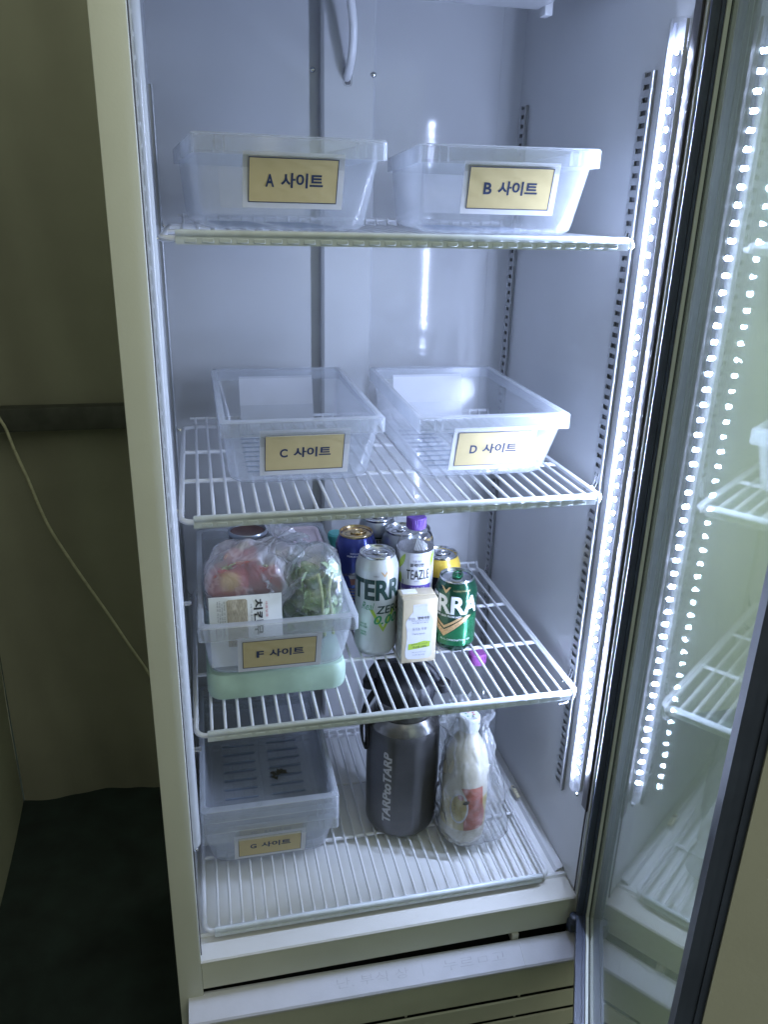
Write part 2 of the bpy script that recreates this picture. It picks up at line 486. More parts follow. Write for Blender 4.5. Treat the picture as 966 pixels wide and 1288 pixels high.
# text as flat triangles, normalised so that the box of the glyphs is centred on 0
_tcache = {}
def text2d(body, bold=0.0, shear=0.0, space=1.0):
    key = (body, bold, shear, space)
    if key in _tcache: return _tcache[key]
    cu = bpy.data.curves.new("txt", 'FONT')
    cu.body = body; cu.size = 1.0; cu.offset = bold; cu.shear = shear; cu.space_character = space
    cu.resolution_u = 4
    ob = bpy.data.objects.new("txt", cu)
    COL.objects.link(ob)
    bpy.context.view_layer.update()
    dg = bpy.context.evaluated_depsgraph_get()
    me = bpy.data.meshes.new_from_object(ob.evaluated_get(dg))
    vs = [(v.co.x, v.co.y) for v in me.vertices]
    fs = [tuple(p.vertices) for p in me.polygons]
    bpy.data.objects.remove(ob); bpy.data.curves.remove(cu); bpy.data.meshes.remove(me)
    x0 = min(v[0] for v in vs); x1 = max(v[0] for v in vs); y0 = min(v[1] for v in vs); y1 = max(v[1] for v in vs)
    vs = [((x - (x0 + x1) / 2), (y - (y0 + y1) / 2)) for x, y in vs]
    _tcache[key] = (vs, fs, x1 - x0, y1 - y0)
    return _tcache[key]

def flat_mesh(name, vs2, fs, mapf, mt, maxlen=None):
    """2D outline triangles mapped onto a surface; long edges are cut so that they follow it"""
    bm = bmesh.new()
    bv = [bm.verts.new((x, y, 0)) for x, y in vs2]
    for f in fs:
        try: bm.faces.new([bv[i] for i in f])
        except ValueError: pass
    if maxlen:
        bmesh.ops.triangulate(bm, faces=bm.faces[:])
        for _ in range(4):
            ed = [e for e in bm.edges if e.calc_length() > maxlen]
            if not ed: break
            bmesh.ops.subdivide_edges(bm, edges=ed, cuts=1)
            bmesh.ops.triangulate(bm, faces=bm.faces[:])
    for v in bm.verts:
        v.co = Vector(mapf(v.co.x, v.co.y))
    me = bpy.data.meshes.new(name)
    bm.to_mesh(me); bm.free()
    me.materials.append(mt)
    return me

def lettering(body, w, h, mapf, mt, parent, bold=0.0, shear=0.0, space=1.0, at=(0, 0), maxlen=None, name='lettering', rot=0.0):
    vs, fs, tw, th = text2d(body, bold, shear, space)
    sx = w / tw; sy = (h / th) if h else sx
    c, s_ = math.cos(rot), math.sin(rot)
    v2 = [(at[0] + c * x * sx - s_ * y * sy, at[1] + s_ * x * sx + c * y * sy) for x, y in vs]
    return link(name, flat_mesh(name, v2, fs, mapf, mt, maxlen), parent)

def poly(pts, mapf, mt, parent, name, maxlen=None):
    return link(name, flat_mesh(name, pts, [tuple(range(len(pts)))], mapf, mt, maxlen), parent)

# ------------------------------------------------------------------ the tent around the fridge
FZ = -0.80
g = MB(); g.add([(-6, -6, FZ), (6, -6, FZ), (6, 3, FZ), (-6, 3, FZ)], [(0, 1, 2, 3)])
structure('floor', g, M['tentfloor'])

g = MB(); g.box(0.66, 1.69, -1.6, 0.89, FZ + 0.001, FZ + 0.02)
structure('ground', g, M['palefill'])

def canvas(name, p0, p1, z0, z1, nrm, seed, mt=None, amp=0.02):
    nx, nz = 60, 40
    p0, p1 = Vector(p0), Vector(p1); nrm = Vector(nrm)
    vs = []; fs = []
    for j in range(nz + 1):
        for i in range(nx + 1):
            q = p0.lerp(p1, i / nx); z = z0 + (z1 - z0) * j / nz
            d = noise.noise(Vector((i * 0.11 + seed, j * 0.09, seed))) + 0.5 * noise.noise(Vector((i * 0.21 + j * 0.2, seed, j * 0.06)))
            vs.append((q.x + nrm.x * d * amp, q.y + nrm.y * d * amp, z))
    for j in range(nz):
        for i in range(nx):
            a = j * (nx + 1) + i
            fs.append((a, a + 1, a + nx + 2, a + nx + 1))
    g = MB(); g.add(vs, fs)
    return structure(name, g, mt or M['tent'], True)
canvas('back_wall', (-0.47, 0.90, 0), (0.45, 0.90, 0), FZ, 2.3, (0, -1, 0), 3.1)
canvas('back_wall', (0.45, 0.90, 0), (1.7, 0.90, 0), FZ, 2.3, (0, -1, 0), 6.4, M['palefill'])
canvas('side_wall', (-0.47, 0.90, 0), (-0.47, -3.5, 0), FZ, 2.3, (1, 0, 0), 8.7)
canvas('side_wall', (1.7, 0.90, 0), (1.7, -3.5, 0), FZ, 2.3, (-1, 0, 0), 5.2, M['palefill'])

pole = MB(); pole.rbox(-0.455, 0.9, 0.845, 0.88, 0.192, 0.243, 0.004)
tag(pole.build('tent_pole', M['pole']), 'dark horizontal bar across the canvas wall behind the fridge', 'tent pole')
pts = [(-0.425, 0.83, 0.36), (-0.3784, 0.83, 0.2335), (-0.3670, 0.83, 0.2060), (-0.3556, 0.83, 0.1560), (-0.3380, 0.83, 0.0930), (-0.3200, 0.83, 0.0190), (-0.3020, 0.83, -0.0365), (-0.2560, 0.83, -0.1400), (-0.2070, 0.83, -0.2420), (-0.1650, 0.83, -0.3350), (-0.1330, 0.83, -0.4030), (-0.095, 0.83, -0.50)]
def smooth_path(pts, k=6):
    P = [Vector(p) for p in pts]; out = []
    for i in range(len(P) - 1):
        a = P[max(i - 1, 0)]; b = P[i]; c = P[i + 1]; d = P[min(i + 2, len(P) - 1)]
        for j in range(k):
            t = j / k
            out.append(0.5 * ((2 * b) + (c - a) * t + (2 * a - 5 * b + 4 * c - d) * t * t + (3 * b - a - 3 * c + d) * t ** 3))
    out.append(P[-1]); return out
cd = MB(); cd.tube(smooth_path(pts), 0.0032, 8)
tag(cd.build('power_cord', M['cord']), 'thin tan cord hanging in front of the dark canvas wall', 'cord')

# ------------------------------------------------------------------ refrigerator
XL, XR, YB, YF = -0.0165, 0.567, 0.479, -0.050
ZT, ZC = -0.350, 0.98
XO, XO2 = -0.0476, 0.600
fr = thing('refrigerator', 'ivory upright display fridge with open glass door and lit shelves', 'refrigerator', (0.28, 0.2, FZ))

b = MB(); b.box(XO, XL - 0.0035, -0.046, 0.55, FZ + 0.02, 1.10); b.box(XR + 0.0035, XO2, -0.046, 0.55, FZ + 0.02, 1.10)
b.box(XL - 0.0035, XR + 0.0035, YB + 0.004, 0.55, FZ + 0.02, 1.10); b.box(XL - 0.0035, XR + 0.0035, -0.046, YB + 0.004, ZC + 0.004, 1.10)
b.box(XL - 0.0035, XR + 0.0035, -0.02, YB + 0.004, FZ + 0.02, ZT - 0.006)
cab = b.build('cabinet', M['ivory'], fr, False)
b = MB(); b.rbox(XO, XL + 0.0028, YF, -0.046, FZ + 0.02, 1.10, 0.0015)
b.build('front_stile', M['ivory'], fr)
b = MB(); b.rbox(XR - 0.0002, XO2, YF, -0.046, FZ + 0.02, 1.10, 0.0015)
b.build('front_stile', M['ivory'], fr)
# liner panels
b = MB(); b.box(XL - 0.003, XL, -0.045, YB, ZT, ZC); b.build('inner_wall', M['liner'], fr, False)
b = MB(); b.box(XR, XR + 0.003, -0.045, YB, ZT, ZC); b.build('inner_wall', M['liner'], fr, False)
b = MB(); b.box(XL, XR, YB, YB + 0.003, ZT, ZC); b.build('inner_back', M['linerback'], fr, False)
b = MB(); b.box(XL, XR, -0.045, YB, ZC, ZC + 0.003); b.build('inner_ceiling', M['liner'], fr, False)
# coved corner at the right rear
b = MB(); cv = []
for i in range(9):
    a = math.pi / 2 * i / 8
    cv.append((XR - 0.03 + 0.03 * math.sin(a), YB - 0.0005 - 0.022 + 0.022 * math.cos(a)))
b.loft([[(x, y, z) for x, y in cv] for z in (ZT, ZC)], False, False)
b.build('corner_cove', M['liner'], fr)
# tray at the bottom with raised edges
b = MB()
b.box(XL, XR, 0.0, YB, ZT - 0.004, ZT)
b.add([(XL, 0.0, ZT), (XR, 0.0, ZT), (XR, -0.008, ZT + 0.0035), (XL, -0.008, ZT + 0.0035), (XL, -0.010, ZT - 0.004), (XR, -0.010, ZT - 0.004)], [(0, 1, 2, 3), (3, 2, 5, 4)])
b.build('floor_tray', M['tray'], fr, False)
b = MB(); b.add([(XR - 0.016, 0.001, ZT + 0.0005), (XR - 0.016, YB - 0.002, ZT + 0.0005), (XR - 0.012, YB - 0.002, ZT + 0.006), (XR - 0.012, 0.001, ZT + 0.006),
                 (XR - 0.0005, YB - 0.002, ZT + 0.008), (XR - 0.0005, 0.001, ZT + 0.008)], [(0, 1, 2, 3), (3, 2, 4, 5), (0, 3, 5)])
b.build('tray_lip', M['liner'], fr, False)
b = MB(); b.rbox(0.549, 0.5565, 0.165, 0.196, -0.3405, -0.3345, 0.002)
pg = b.build('drain_plug', mat('plug_yellowed', (0.50, 0.46, 0.33), 0.5, var=0.3, scale=200), fr)
b = MB(); b.rbox(0.5505, 0.5550, 0.186, 0.192, -0.3352, -0.3338, 0.0005); b.build('plug_hole', M['hole'], pg)
# sill, apron, dark gap
b = MB(); b.add([(XL + 0.001, -0.009, ZT - 0.002), (XR, -0.009, ZT - 0.002), (XR, YF + 0.002, ZT - 0.0035), (XL + 0.001, YF + 0.002, ZT - 0.0035), (XR, YF, ZT - 0.006), (XL + 0.001, YF, ZT - 0.006)],
                [(0, 1, 2, 3), (3, 2, 4, 5)])
b.build('sill', M['sill'], fr, False)
b = MB(); b.box(XL + 0.003, XR, YF + 0.001, YF + 0.004, -0.4075, ZT - 0.0065)
b.build('apron', M['ivory'], fr, False)
b = MB(); b.box(XL, XR, -0.030, -0.022, -0.60, -0.400); b.build('gap_shade', M['dark'], fr, False)  # near-black panel; the gap's shade is put into its colour
b = MB(); b.rbox(0.462, 0.474, -0.052, -0.031, -0.425, -0.4085, 0.002); b.build('grille_peg', M['sill'], fr)
# grille: pale sloping ledge, front face and louvres
def GT(p):   # the grille sits a little askew
    a = math.radians(-0.95); c, s_ = math.cos(a), math.sin(a)
    x, y = p.x + 0.035, p.y + 0.046
    return Vector((-0.035 + c * x - s_ * y, -0.046 + s_ * x + c * y, p.z))
gx0, gx1 = -0.0352, 0.640
def gprofile(pts, x0, x1):
    return [[tuple(GT(Vector((x, y, z)))) for (y, z) in pts] for x in (x0, x1)]
gp = MB()
gp.loft(gprofile([(-0.044, -0.424), (-0.0445, -0.4185), (-0.0475, -0.4185), (-0.0795, -0.4335), (-0.0815, -0.4365), (-0.0815, -0.440), (-0.075, -0.440)], gx0, gx1), True, True)
led = gp.build('grille_ledge', M['ledge'], fr, True, 25)
for xx, in ((0.4725,),):
    b = MB(); b.box(xx, xx + 0.002, -0.0790, -0.0482, -0.4186, -0.4170, None)
    vs = [(xx, -0.0482, -0.4181), (xx + 0.002, -0.0482, -0.4181), (xx + 0.002, -0.0792, -0.4326), (xx, -0.0792, -0.4326),
          (xx, -0.0482, -0.4200), (xx + 0.002, -0.0482, -0.4200), (xx + 0.002, -0.0792, -0.4346), (xx, -0.0792, -0.4346)]
    b = MB(); b.add([tuple(GT(Vector(p))) for p in vs], [(0, 1, 2, 3), (4, 7, 6, 5), (0, 4, 5, 1), (2, 6, 7, 3), (1, 5, 6, 2), (0, 3, 7, 4)])
    b.build('ledge_seam', M['greyprint'], led, False)
gf = MB()
zs = [-0.440, -0.492]
b = MB(); b.loft(gprofile([(-0.0750, -0.4402), (-0.0788, -0.4402), (-0.0788, -0.4975), (-0.0750, -0.4975)], gx0 + 0.004, gx1)); gface = b.build('grille_face', M['grille'], fr, False)
b = MB(); b.loft(gprofile([(-0.0560, -0.4402), (-0.0600, -0.4402), (-0.0600, -0.76), (-0.0560, -0.76)], gx0 + 0.004, gx1)); b.build('grille_backing', M['dark'], fr, False)  # near-black sheet stands in for the shade between the louvres
me = None
for k in range(7):
    z1 = -0.5085 - k * 0.0440
    if me is None:
        b = MB(); b.loft(gprofile([(-0.0760, 0.0012), (-0.0788, 0.0), (-0.0788, -0.0335), (-0.0750, -0.0335), (-0.0740, -0.002)], gx0 + 0.004, gx1)); me = b.mesh('louvre', M['grille'], False)
    o = link('louvre', me, gface); o.location = Vector((0, 0, z1))
md = None
for xx in (0.150, 0.285, 0.470, 0.600):
    for k in range(6):
        if md is None:
            b = MB(); b.box(-0.0018, 0.0018, -0.0740, -0.0620, -0.0105, -0.0005); md = b.mesh('louvre_divider', M['grille'], False)
        o = link('louvre_divider', md, gface)
        q = GT(Vector((xx - (0.004 if k else 0), 0, 0))); o.location = Vector((q.x, q.y, -0.4975 - k * 0.0440))
# faint marker writing on the ledge
def ledge_map(ox):
    def f(x, y):
        t = (y + 0.016) / 0.032
        return tuple(GT(Vector((ox + x, -0.0475 - 0.032 * (1 - t), -0.4180 - 0.015 * (1 - t)))))
    return f
for body, ox, w in (('난, 부식 상', 0.235, 0.11), ('|', 0.312, 0.0012), ('누르ㅁ고', 0.395, 0.10)):
    lettering(body, w, 0.013 if body != '|' else 0.016, ledge_map(ox), M['faintprint'], led, bold=-0.010)

# air duct on the back wall
DX0, DX1, DY = 0.2395, 0.3245, 0.453
b = MB()
b.loft([[(DX0, YB - 0.001, z), (DX0, DY + 0.004, z), (DX0 + 0.004, DY, z), (DX1 - 0.004, DY, z), (DX1, DY + 0.004, z), (DX1, YB - 0.001, z)] for z in (ZT + 0.03, ZC - 0.005)], True, True)
duct = b.build('air_duct', M['liner'], fr, False)
sm = MB(); sm.lathe([(0.0042, 0), (0.0042, 0.0012), (0.003, 0.0026), (0.001, 0.003)], n=16)
sm.box(-0.0026, 0.0026, -0.0004, 0.0004, 0.0028, 0.0034)
smesh = sm.mesh('screw', M['steel'])
for (x, y, z) in ((0.2294, YB, 0.851), (0.3207, DY, 0.8458), (0.2294, YB, 0.30), (0.3207, DY, 0.29)):
    o = link('screw', smesh, duct); o.rotation_euler = (math.pi / 2, 0, 0); o.location = Vector((x, y, z))
b = MB(); b.rbox(0.2735, 0.2865, DY - 0.0008, DY + 0.003, 0.828, 0.855, 0.004); b.build('hose_hole', M['hole'], duct)
b = MB(); b.tube(smooth_path([(0.268, 0.405, 0.985), (0.2735, 0.408, 0.945), (0.2805, 0.414, 0.905), (0.2815, 0.425, 0.872), (0.2795, 0.440, 0.848), (0.2785, 0.458, 0.838)]), 0.0062, 12)
b.build('drain_hose', M['hose'], fr)
# evaporator housing under the ceiling
b = MB(); b.rbox(0.02, 0.523, 0.03, 0.300, 0.917, ZC - 0.001, 0.004); fh = b.build('evaporator_housing', M['liner'], fr)
b = MB(); b.rbox(0.519, 0.531, 0.270, 0.290, 0.906, 0.926, 0.002); b.build('housing_clip', M['liner'], fh)

# slotted shelf rails
def rail(xw, sx, y0, y1, zlo, zhi):
    """a channel on the side wall: slotted face towards the middle, bright front flange"""
    r = fr
    b = MB()
    xf = xw + sx * 0.004
    ya, yb_ = y0 + 0.0065, y1 - 0.0045     # slot between these
    def bx(yA, yB, zA, zB, t=0.0012):
        b.box(min(xf, xf - sx * t), max(xf, xf - sx * t), yA, yB, zA, zB)
    bx(y0, ya, zlo, zhi); bx(yb_, y1, zlo, zhi)
    z = zlo; p = 0.0137
    while z < zhi - 0.003:
        bx(ya, yb_, z, min(z + 0.0080, zhi)); z += p
    b.box(min(xw, xf), max(xw, xf), y0 - 0.0012, y0, zlo, zhi); b.box(min(xw, xf), max(xw, xf), y1, y1 + 0.0012, zlo, zhi)
    # rolled front bead
    b.tube([(xf + sx * 0.0004, y0 - 0.001, zlo), (xf + sx * 0.0004, y0 - 0.001, zhi)], 0.0016, 8)
    o = b.build('shelf_rail', M['railsteel'], r, False)
    b = MB(); b.box(min(xw + sx * 0.0004, xw + sx * 0.001), max(xw + sx * 0.0004, xw + sx * 0.001), ya - 0.001, yb_ + 0.001, zlo, zhi)
    b.build('slot_backing', M['hole'], o, False)
    return o
for xw, sx in ((XL, 1), (XR, -1)):
    rail(xw, sx, 0.036, 0.060, -0.215, 0.812)
    rail(xw, sx, 0.420, 0.442, -0.215, 0.812)
# jamb metal strips beside the gasket
for xw, sx in ((XR, -1), (XL, 1)):
    b = MB()
    x0, x1 = sorted((xw + sx * 0.0002, xw + sx * 0.0028))
    b.rbox(x0, x1, -0.0455, -0.0285, ZT + 0.16, ZC - 0.01, 0.001)
    b.tube([(xw + sx * 0.003, -0.0445, ZT + 0.005), (xw + sx * 0.003, -0.0445, ZC - 0.01)], 0.0013, 8)
    b.build('jamb_strip', M['trim'], fr)
b = MB()
for yy, rr in ((-0.037, 0.0017), (-0.030, 0.0012), (0.012, 0.0015), (0.024, 0.0012)):
    b.tube([(XL + 0.0012, yy, ZT + 0.06), (XL + 0.0012, yy, 0.9)], rr, 8)
b.build('jamb_bead', M['steel'], fr)
b = MB()
for yy, rr in ((-0.043, 0.0022), (-0.0335, 0.0018), (-0.0255, 0.0014)):
    b.tube([(XL + 0.0010, yy, ZT + 0.006), (XL + 0.0010, yy, 0.95)], rr, 8)
b.build('jamb_bead', M['hose'], fr)
# LED strips: lit on the hinge side, dark on the other
ZL0, ZL1 = -0.1745, 0.856
def led_strip(xw, sx, lit):
    b = MB(); n = 10; ring = []
    yc, ry, rx = -0.0075, 0.0145, 0.0125
    for i in range(n + 1):
        a = math.pi * i / n
        ring.append((xw + sx * (0.0006 + rx * math.sin(a)), yc + ry * math.cos(a)))
    b.loft([[(x, y, z) for x, y in ring] for z in (ZL0, ZL1)], False, False)
    b.add([(x, y, ZL0) for x, y in ring], [tuple(range(n + 1))])
    s = b.build('led_strip', M['tube'] if lit else M['tubeoff'], fr)
    # circuit board, turned a little towards the shelves
    def BT(p):   # local: u across, w out of the board
        a = math.radians(4)
        return Vector((xw + sx * (0.0035 + p.y * math.cos(a) - p.x * math.sin(a)), yc + p.x * math.cos(a) * 1.0 - p.y * math.sin(a) * -1.0, p.z))
    b = MB(); b.box(-0.0085, 0.0085, -0.0004, 0, ZL0 + 0.012, ZL1 - 0.03, BT)
    b2 = MB(); b2.box(min(xw + sx * 0.0004, xw + sx * 0.0048), max(xw + sx * 0.0004, xw + sx * 0.0048), 0.0050, 0.0058, ZL0 + 0.002, ZL1 - 0.002); b2.build('strip_baffle', mat('baffle_grey', (0.09, 0.095, 0.11), 0.5), s, False)  # added lip that blocks LED light from the inner wall
    b2 = MB(); b2.box(min(xw + sx * 0.0004, xw + sx * 0.0046), max(xw + sx * 0.0004, xw + sx * 0.0046), -0.0206, -0.0200, ZL0 + 0.002, ZL1 - 0.002); b2.build('strip_baffle', M['hose'], s, False)  # second added lip, shielding the jamb strip from the LEDs
    b.build('circuit_board', M['ledboard'] if lit else M['ledoff'], s, False)
    b = MB(); dn = 12
    for (rr, hh) in ((0.0027, 0.0001), (0.0025, 0.0009), (0.0020, 0.0016), (0.0010, 0.0020)):
        b.v += [tuple(BT(Vector((rr * math.cos(2 * math.pi * i / dn), hh, rr * math.sin(2 * math.pi * i / dn))))) for i in range(dn)]
    for k in range(3):
        b.f += [(k * dn + i, k * dn + (i + 1) % dn, (k + 1) * dn + (i + 1) % dn, (k + 1) * dn + i) for i in range(dn)]
    b.f.append(tuple(3 * dn + i for i in range(dn))); b.mi = [0] * len(b.f)
    dm = b.mesh('led', M['led'] if lit else M['ledoff'], False)
    for k in range(51):
        o = link('led', dm, s)
        o.location = Vector((0, 0, 0.8243 - 0.0194 * k))
    b = MB(); b.lathe([(0.003, 0), (0.003, 0.004), (0.0015, 0.005)], (xw + sx * 0.006, yc - 0.010, ZL0 - 0.006), 12)
    b.build('strip_screw', M['steel'], s)
led_strip(XR, -1, True)
led_strip(XL, 1, False)
# shelf clips in the rails
def clip(x, sx, y, z, parent):
    b = MB()
    P = [(x, y, z + 0.022), (x + sx * 0.002, y, z + 0.010), (x + sx * 0.004, y, z + 0.002), (x + sx * 0.009, y, z - 0.002), (x + sx * 0.018, y, z - 0.002)]
    for dy in (-0.0035, 0.0035):
        b.tube(smooth_path([(p[0], p[1] + dy, p[2]) for p in P], 4), 0.0014, 8)
    b.box(min(x + sx * 0.006, x + sx * 0.019), max(x + sx * 0.006, x + sx * 0.019), y - 0.0045, y + 0.0045, z - 0.0032, z - 0.0018)
    return b.build('shelf_clip', M['steel'], parent)
for zz in (0.6205, 0.2995, -0.0110):
    for y in (0.048, 0.431):
        clip(XL + 0.002, 1, y, zz, fr); clip(XR - 0.002, -1, y, zz, fr)
clip(XL + 0.002, 1, 0.048, -0.060, fr); clip(XR - 0.002, -1, 0.048, -0.052, fr)
clip(XL + 0.002, 1, 0.048, 0.170, fr); clip(XR - 0.002, -1, 0.431, -0.055, fr)

# ------------------------------------------------------------------ glass door, standing open
H = Vector((0.5717, -0.0753, 0)); SD = Vector((-0.4483, -0.8939, 0)); ND = Vector((-0.8939, 0.4483, 0))
ZB, ZD = -0.3685, 1.02
def DT(p):  # (s along the door, n towards the inside, z)
    return H + SD * p.x + ND * p.y + Vector((0, 0, p.z))
SW, SE = 0.6285, 0.6425
b = MB()
b.box(-0.030, -0.0005, -0.045, 0.0, ZB - 0.045, ZD + 0.045, DT)
b.box(SW + 0.0005, SE, -0.045, 0.0, ZB - 0.045, ZD + 0.045, DT)
b.box(-0.0005, SW + 0.0005, -0.045, -0.0005, ZB - 0.045, ZB - 0.0005, DT)
b.box(-0.0005, SW + 0.0005, -0.045, -0.0005, ZD + 0.0005, ZD + 0.045, DT)
door = b.build('glass_door', mat('door_frame_paint', (0.36, 0.36, 0.30), 0.45, var=0.05, scale=9, bump=0.06, bscale=350), fr, False)
def ring_frame(s0, n0, n1, w, mt, name, dz=0.0):
    """a rectangular frame lying on the opening edge: inset s0, between depths n0..n1, thickness w"""
    b = MB()
    a, e = s0, SW - s0; z0, z1 = ZB + s0, ZD - s0
    b.box(a - w, a, n0, n1, z0 - w, z1 + w, DT); b.box(e, e + w, n0, n1, z0 - w, z1 + w, DT)
    b.box(a, e, n0, n1, z0 - w, z0, DT); b.box(a, e, n0, n1, z1, z1 + w, DT)
    return b.build(name, mt, door, False)
ring_frame(0.0010, -0.0045, -0.0005, 0.0012, M['ivory'], 'bright_bead')
ring_frame(0.0004, -0.0058, -0.0046, 0.0012, M['dark'], 'glass_seal')
ring_frame(0.0055, -0.0195, -0.0101, 0.0050, mat('spacer_grey', (0.17, 0.165, 0.155), 0.35, metal=0.6, var=0.1, scale=60), 'glazing_spacer')
# gasket with its folds
b = MB()
for (n0, n1, a0, a1) in ((0.0, 0.0040, 0.0200, 0.0015), (0.0040, 0.0095, 0.0190, 0.0035), (0.0095, 0.0140, 0.0206, 0.0008)):
    b.box(-a0, -a1, n0 + 0.0002, n1, ZB - a0, ZD + a0, DT)
    b.box(-a1, SW + a1, n0 + 0.0002, n1, ZB - a0, ZB - a1, DT)
    b.box(-a1, SW + a1, n0 + 0.0002, n1, ZD + a1, ZD + a0, DT)
    b.box(SW + a1, SW + a0 - 0.0075, n0 + 0.0002, n1, ZB - a0, ZD + a0, DT)
b.build('gasket', M['gasket'], door, False)
for n0 in (-0.0059, -0.0210):
    b = MB(); b.box(0.0, SW, n0 - 0.0018, n0, ZB, ZD, DT)
    b.build('glass_pane', M['glass'], door, False)
b = MB(); b.rbox(0.553, 0.5755, -0.066, -0.0505, -0.412, -0.391, 0.004)
b.lathe([(0.0085, 0), (0.0085, 0.012), (0.006, 0.014)], (0.5625, -0.060, -0.394), 20)
b.build('door_hinge', M['gasket'], fr)

# ------------------------------------------------------------------ wire shelves
SHW, SHD = 0.55, 0.437
wb = MB()
wb.tube(smooth_path([(0, -0.0035, -0.0095), (0, -0.0022, -0.0025), (0, 0.003, 0.0), (0, 0.03, 0.0), (0, 0.2, 0.0), (0, 0.405, 0.0), (0, 0.43, 0.003), (0, 0.4365, 0.011)], 3), 0.0021, 8)
wire_me = wb.mesh('wire', M['wire'])
def frame_loop(w, d, r, z):
    return [(x + w / 2, y, z) for x, y, _ in rrect(w / 2, 0, d, 0, r, 6)]
fb = MB(); fb.tube(frame_loop(SHW, SHD, 0.016, -0.0062), 0.0036, 10, closed=True); frame_me = fb.mesh('frame', M['wire'])
tb = MB(); tb.tube([(0.0145, -0.0042, -0.0005), (0.016, -0.0042, -0.0005), (0.534, -0.0042, -0.0005), (0.5355, -0.0042, -0.0005)], 0.0042, 10, radii=[0.003, 0.0042, 0.0042, 0.003])
tb.box(0.0145, 0.5355, -0.0070, -0.0045, -0.0115, -0.0020)
top_me = tb.mesh('front_rail', M['rail'])
rb = MB(); rb.tube([(0.012, 0.4365, 0.0085), (0.538, 0.4365, 0.0085)], 0.0026, 8); rear_me = rb.mesh('rear_bar', M['wire'])
cb = MB(); cb.tube([(0.003, 0, -0.0045), (0.547, 0, -0.0045)], 0.0030, 8); cross_me = cb.mesh('cross_bar', M['wire'])
tick = MB(); tick.rbox(-0.0062, 0.0062, -0.0082, -0.0071, -0.0095, -0.0050, 0.0005, 1); tick_me = tick.mesh('rail_notch', M['rail'])
def wire_shelf(label, loc, sx=1.0, sy=1.0):
    t = thing('wire_shelf', label, 'wire shelf', loc, 0, 'wire shelves in the fridge', True)
    t.scale = (sx, sy, 1)
    link('frame', frame_me, t)
    fr_ = link('front_rail', top_me, t)
    link('rear_bar', rear_me, t)
    for y in (0.148, 0.284):
        o = link('cross_bar', cross_me, t); o.location = (0, y, 0)
    for k in range(30):
        o = link('wire', wire_me, t); o.location = (0.0208 + 0.01795 * k, 0, 0)
    for k in range(28):
        o = link('rail_notch', tick_me, fr_); o.location = (0.0300 + 0.01795 * k, 0, 0)
    return t
wire_shelf('white wire shelf under the A and B bins, seen nearly edge on', (0, 0, 0.627))
wire_shelf('white wire shelf under the C and D bins', (0, 0, 0.306))
wire_shelf('white wire shelf carrying the F bin and the drink cans', (0, 0, 0.0))
wire_shelf('white wire rack lying on the fridge floor under the flask', (-0.0075, -0.012, -0.3338), 0.985, 0.965)

# ------------------------------------------------------------------ storage bins
BW, BD, BH, BF = 0.2114, 0.3438, 0.0955, 0.0201
def bin_front(z):
    return 0.012 + (0.0377 - 0.012) * (1 - min(z, 0.0755) / 0.0755)
def bin_ring(z, off=0.0, rad=None):
    t = min(z, 0.0755) / 0.0755
    hx = 0.0948 + (BW / 2 - 0.0065 - 0.0948) * t - off
    y0 = bin_front(z) + off
    y1 = BD - (0.0075 + 0.022 * (1 - t)) - off
    return rrect(hx, y0, y1, z, (rad if rad else 0.030 - 0.020 * t), 6)
def lip_ring(z, e, rad=0.0065):
    return rrect(BW / 2 - e, e, BD - e, z, rad, 6)
def make_bin_meshes():
    b = MB(); T = 0.0016
    rings = []
    for z, o_ in ((0.0, 0.014), (0.0016, 0.007), (0.006, 0.002), (0.014, 0.0)):
        r_ = bin_ring(0.014, o_); rings.append([(x, y, z) for x, y, _ in r_])
    for z in (0.035, 0.055, 0.0755, 0.0930): rings.append(bin_ring(z))
    inner = [bin_ring(z, T) for z in (0.0930, 0.0755, 0.055, 0.035, 0.015)]
    for z, o_ in ((0.0075, 0.0036), (0.0034, 0.0088), (0.0018, 0.0156)):
        r_ = bin_ring(0.014, o_); inner.append([(x, y, z) for x, y, _ in r_])
    b.loft(rings + inner, True, True)
    body = b.mesh('bin_body', M['bin'])
    b = MB()
    top_in = bin_ring(0.0955, -0.0002); 
    R = [bin_ring(0.0931, -0.0003), lip_ring(0.0935, 0.0016), lip_ring(0.0756, 0.0012), lip_ring(0.0754, 0.0), lip_ring(0.0940, 0.0), lip_ring(0.0955, 0.0014), top_in, bin_ring(0.0931, 0.0018)]
    b.loft(R, False, False)
    rim = b.mesh('rim', M['binrim'])
    b = MB()
    for cx in (-0.040, 0.040):
        for k in range(9):
            y = 0.085 + k * 0.0235
            b.box(cx - 0.028, cx + 0.028, y, y + 0.0028, 0.0019, 0.0036)
    ribs = b.mesh('floor_rib', M['ribs'], False)
    b = MB()
    for sx in (-1, 1):   # small stiffeners under the lip corners
        for x in (0.072, 0.082):
            b.box(sx * x - 0.0006, sx * x + 0.0006, 0.0014, 0.0105, 0.0770, 0.0928)
    stiff = b.mesh('stiffener', M['binrim'], False)
    return body, rim, ribs, stiff
bin_meshes = make_bin_meshes()
def label_map(y_out):
    def f(x, z):
        return (x, bin_front(z) - y_out, z)
    return f
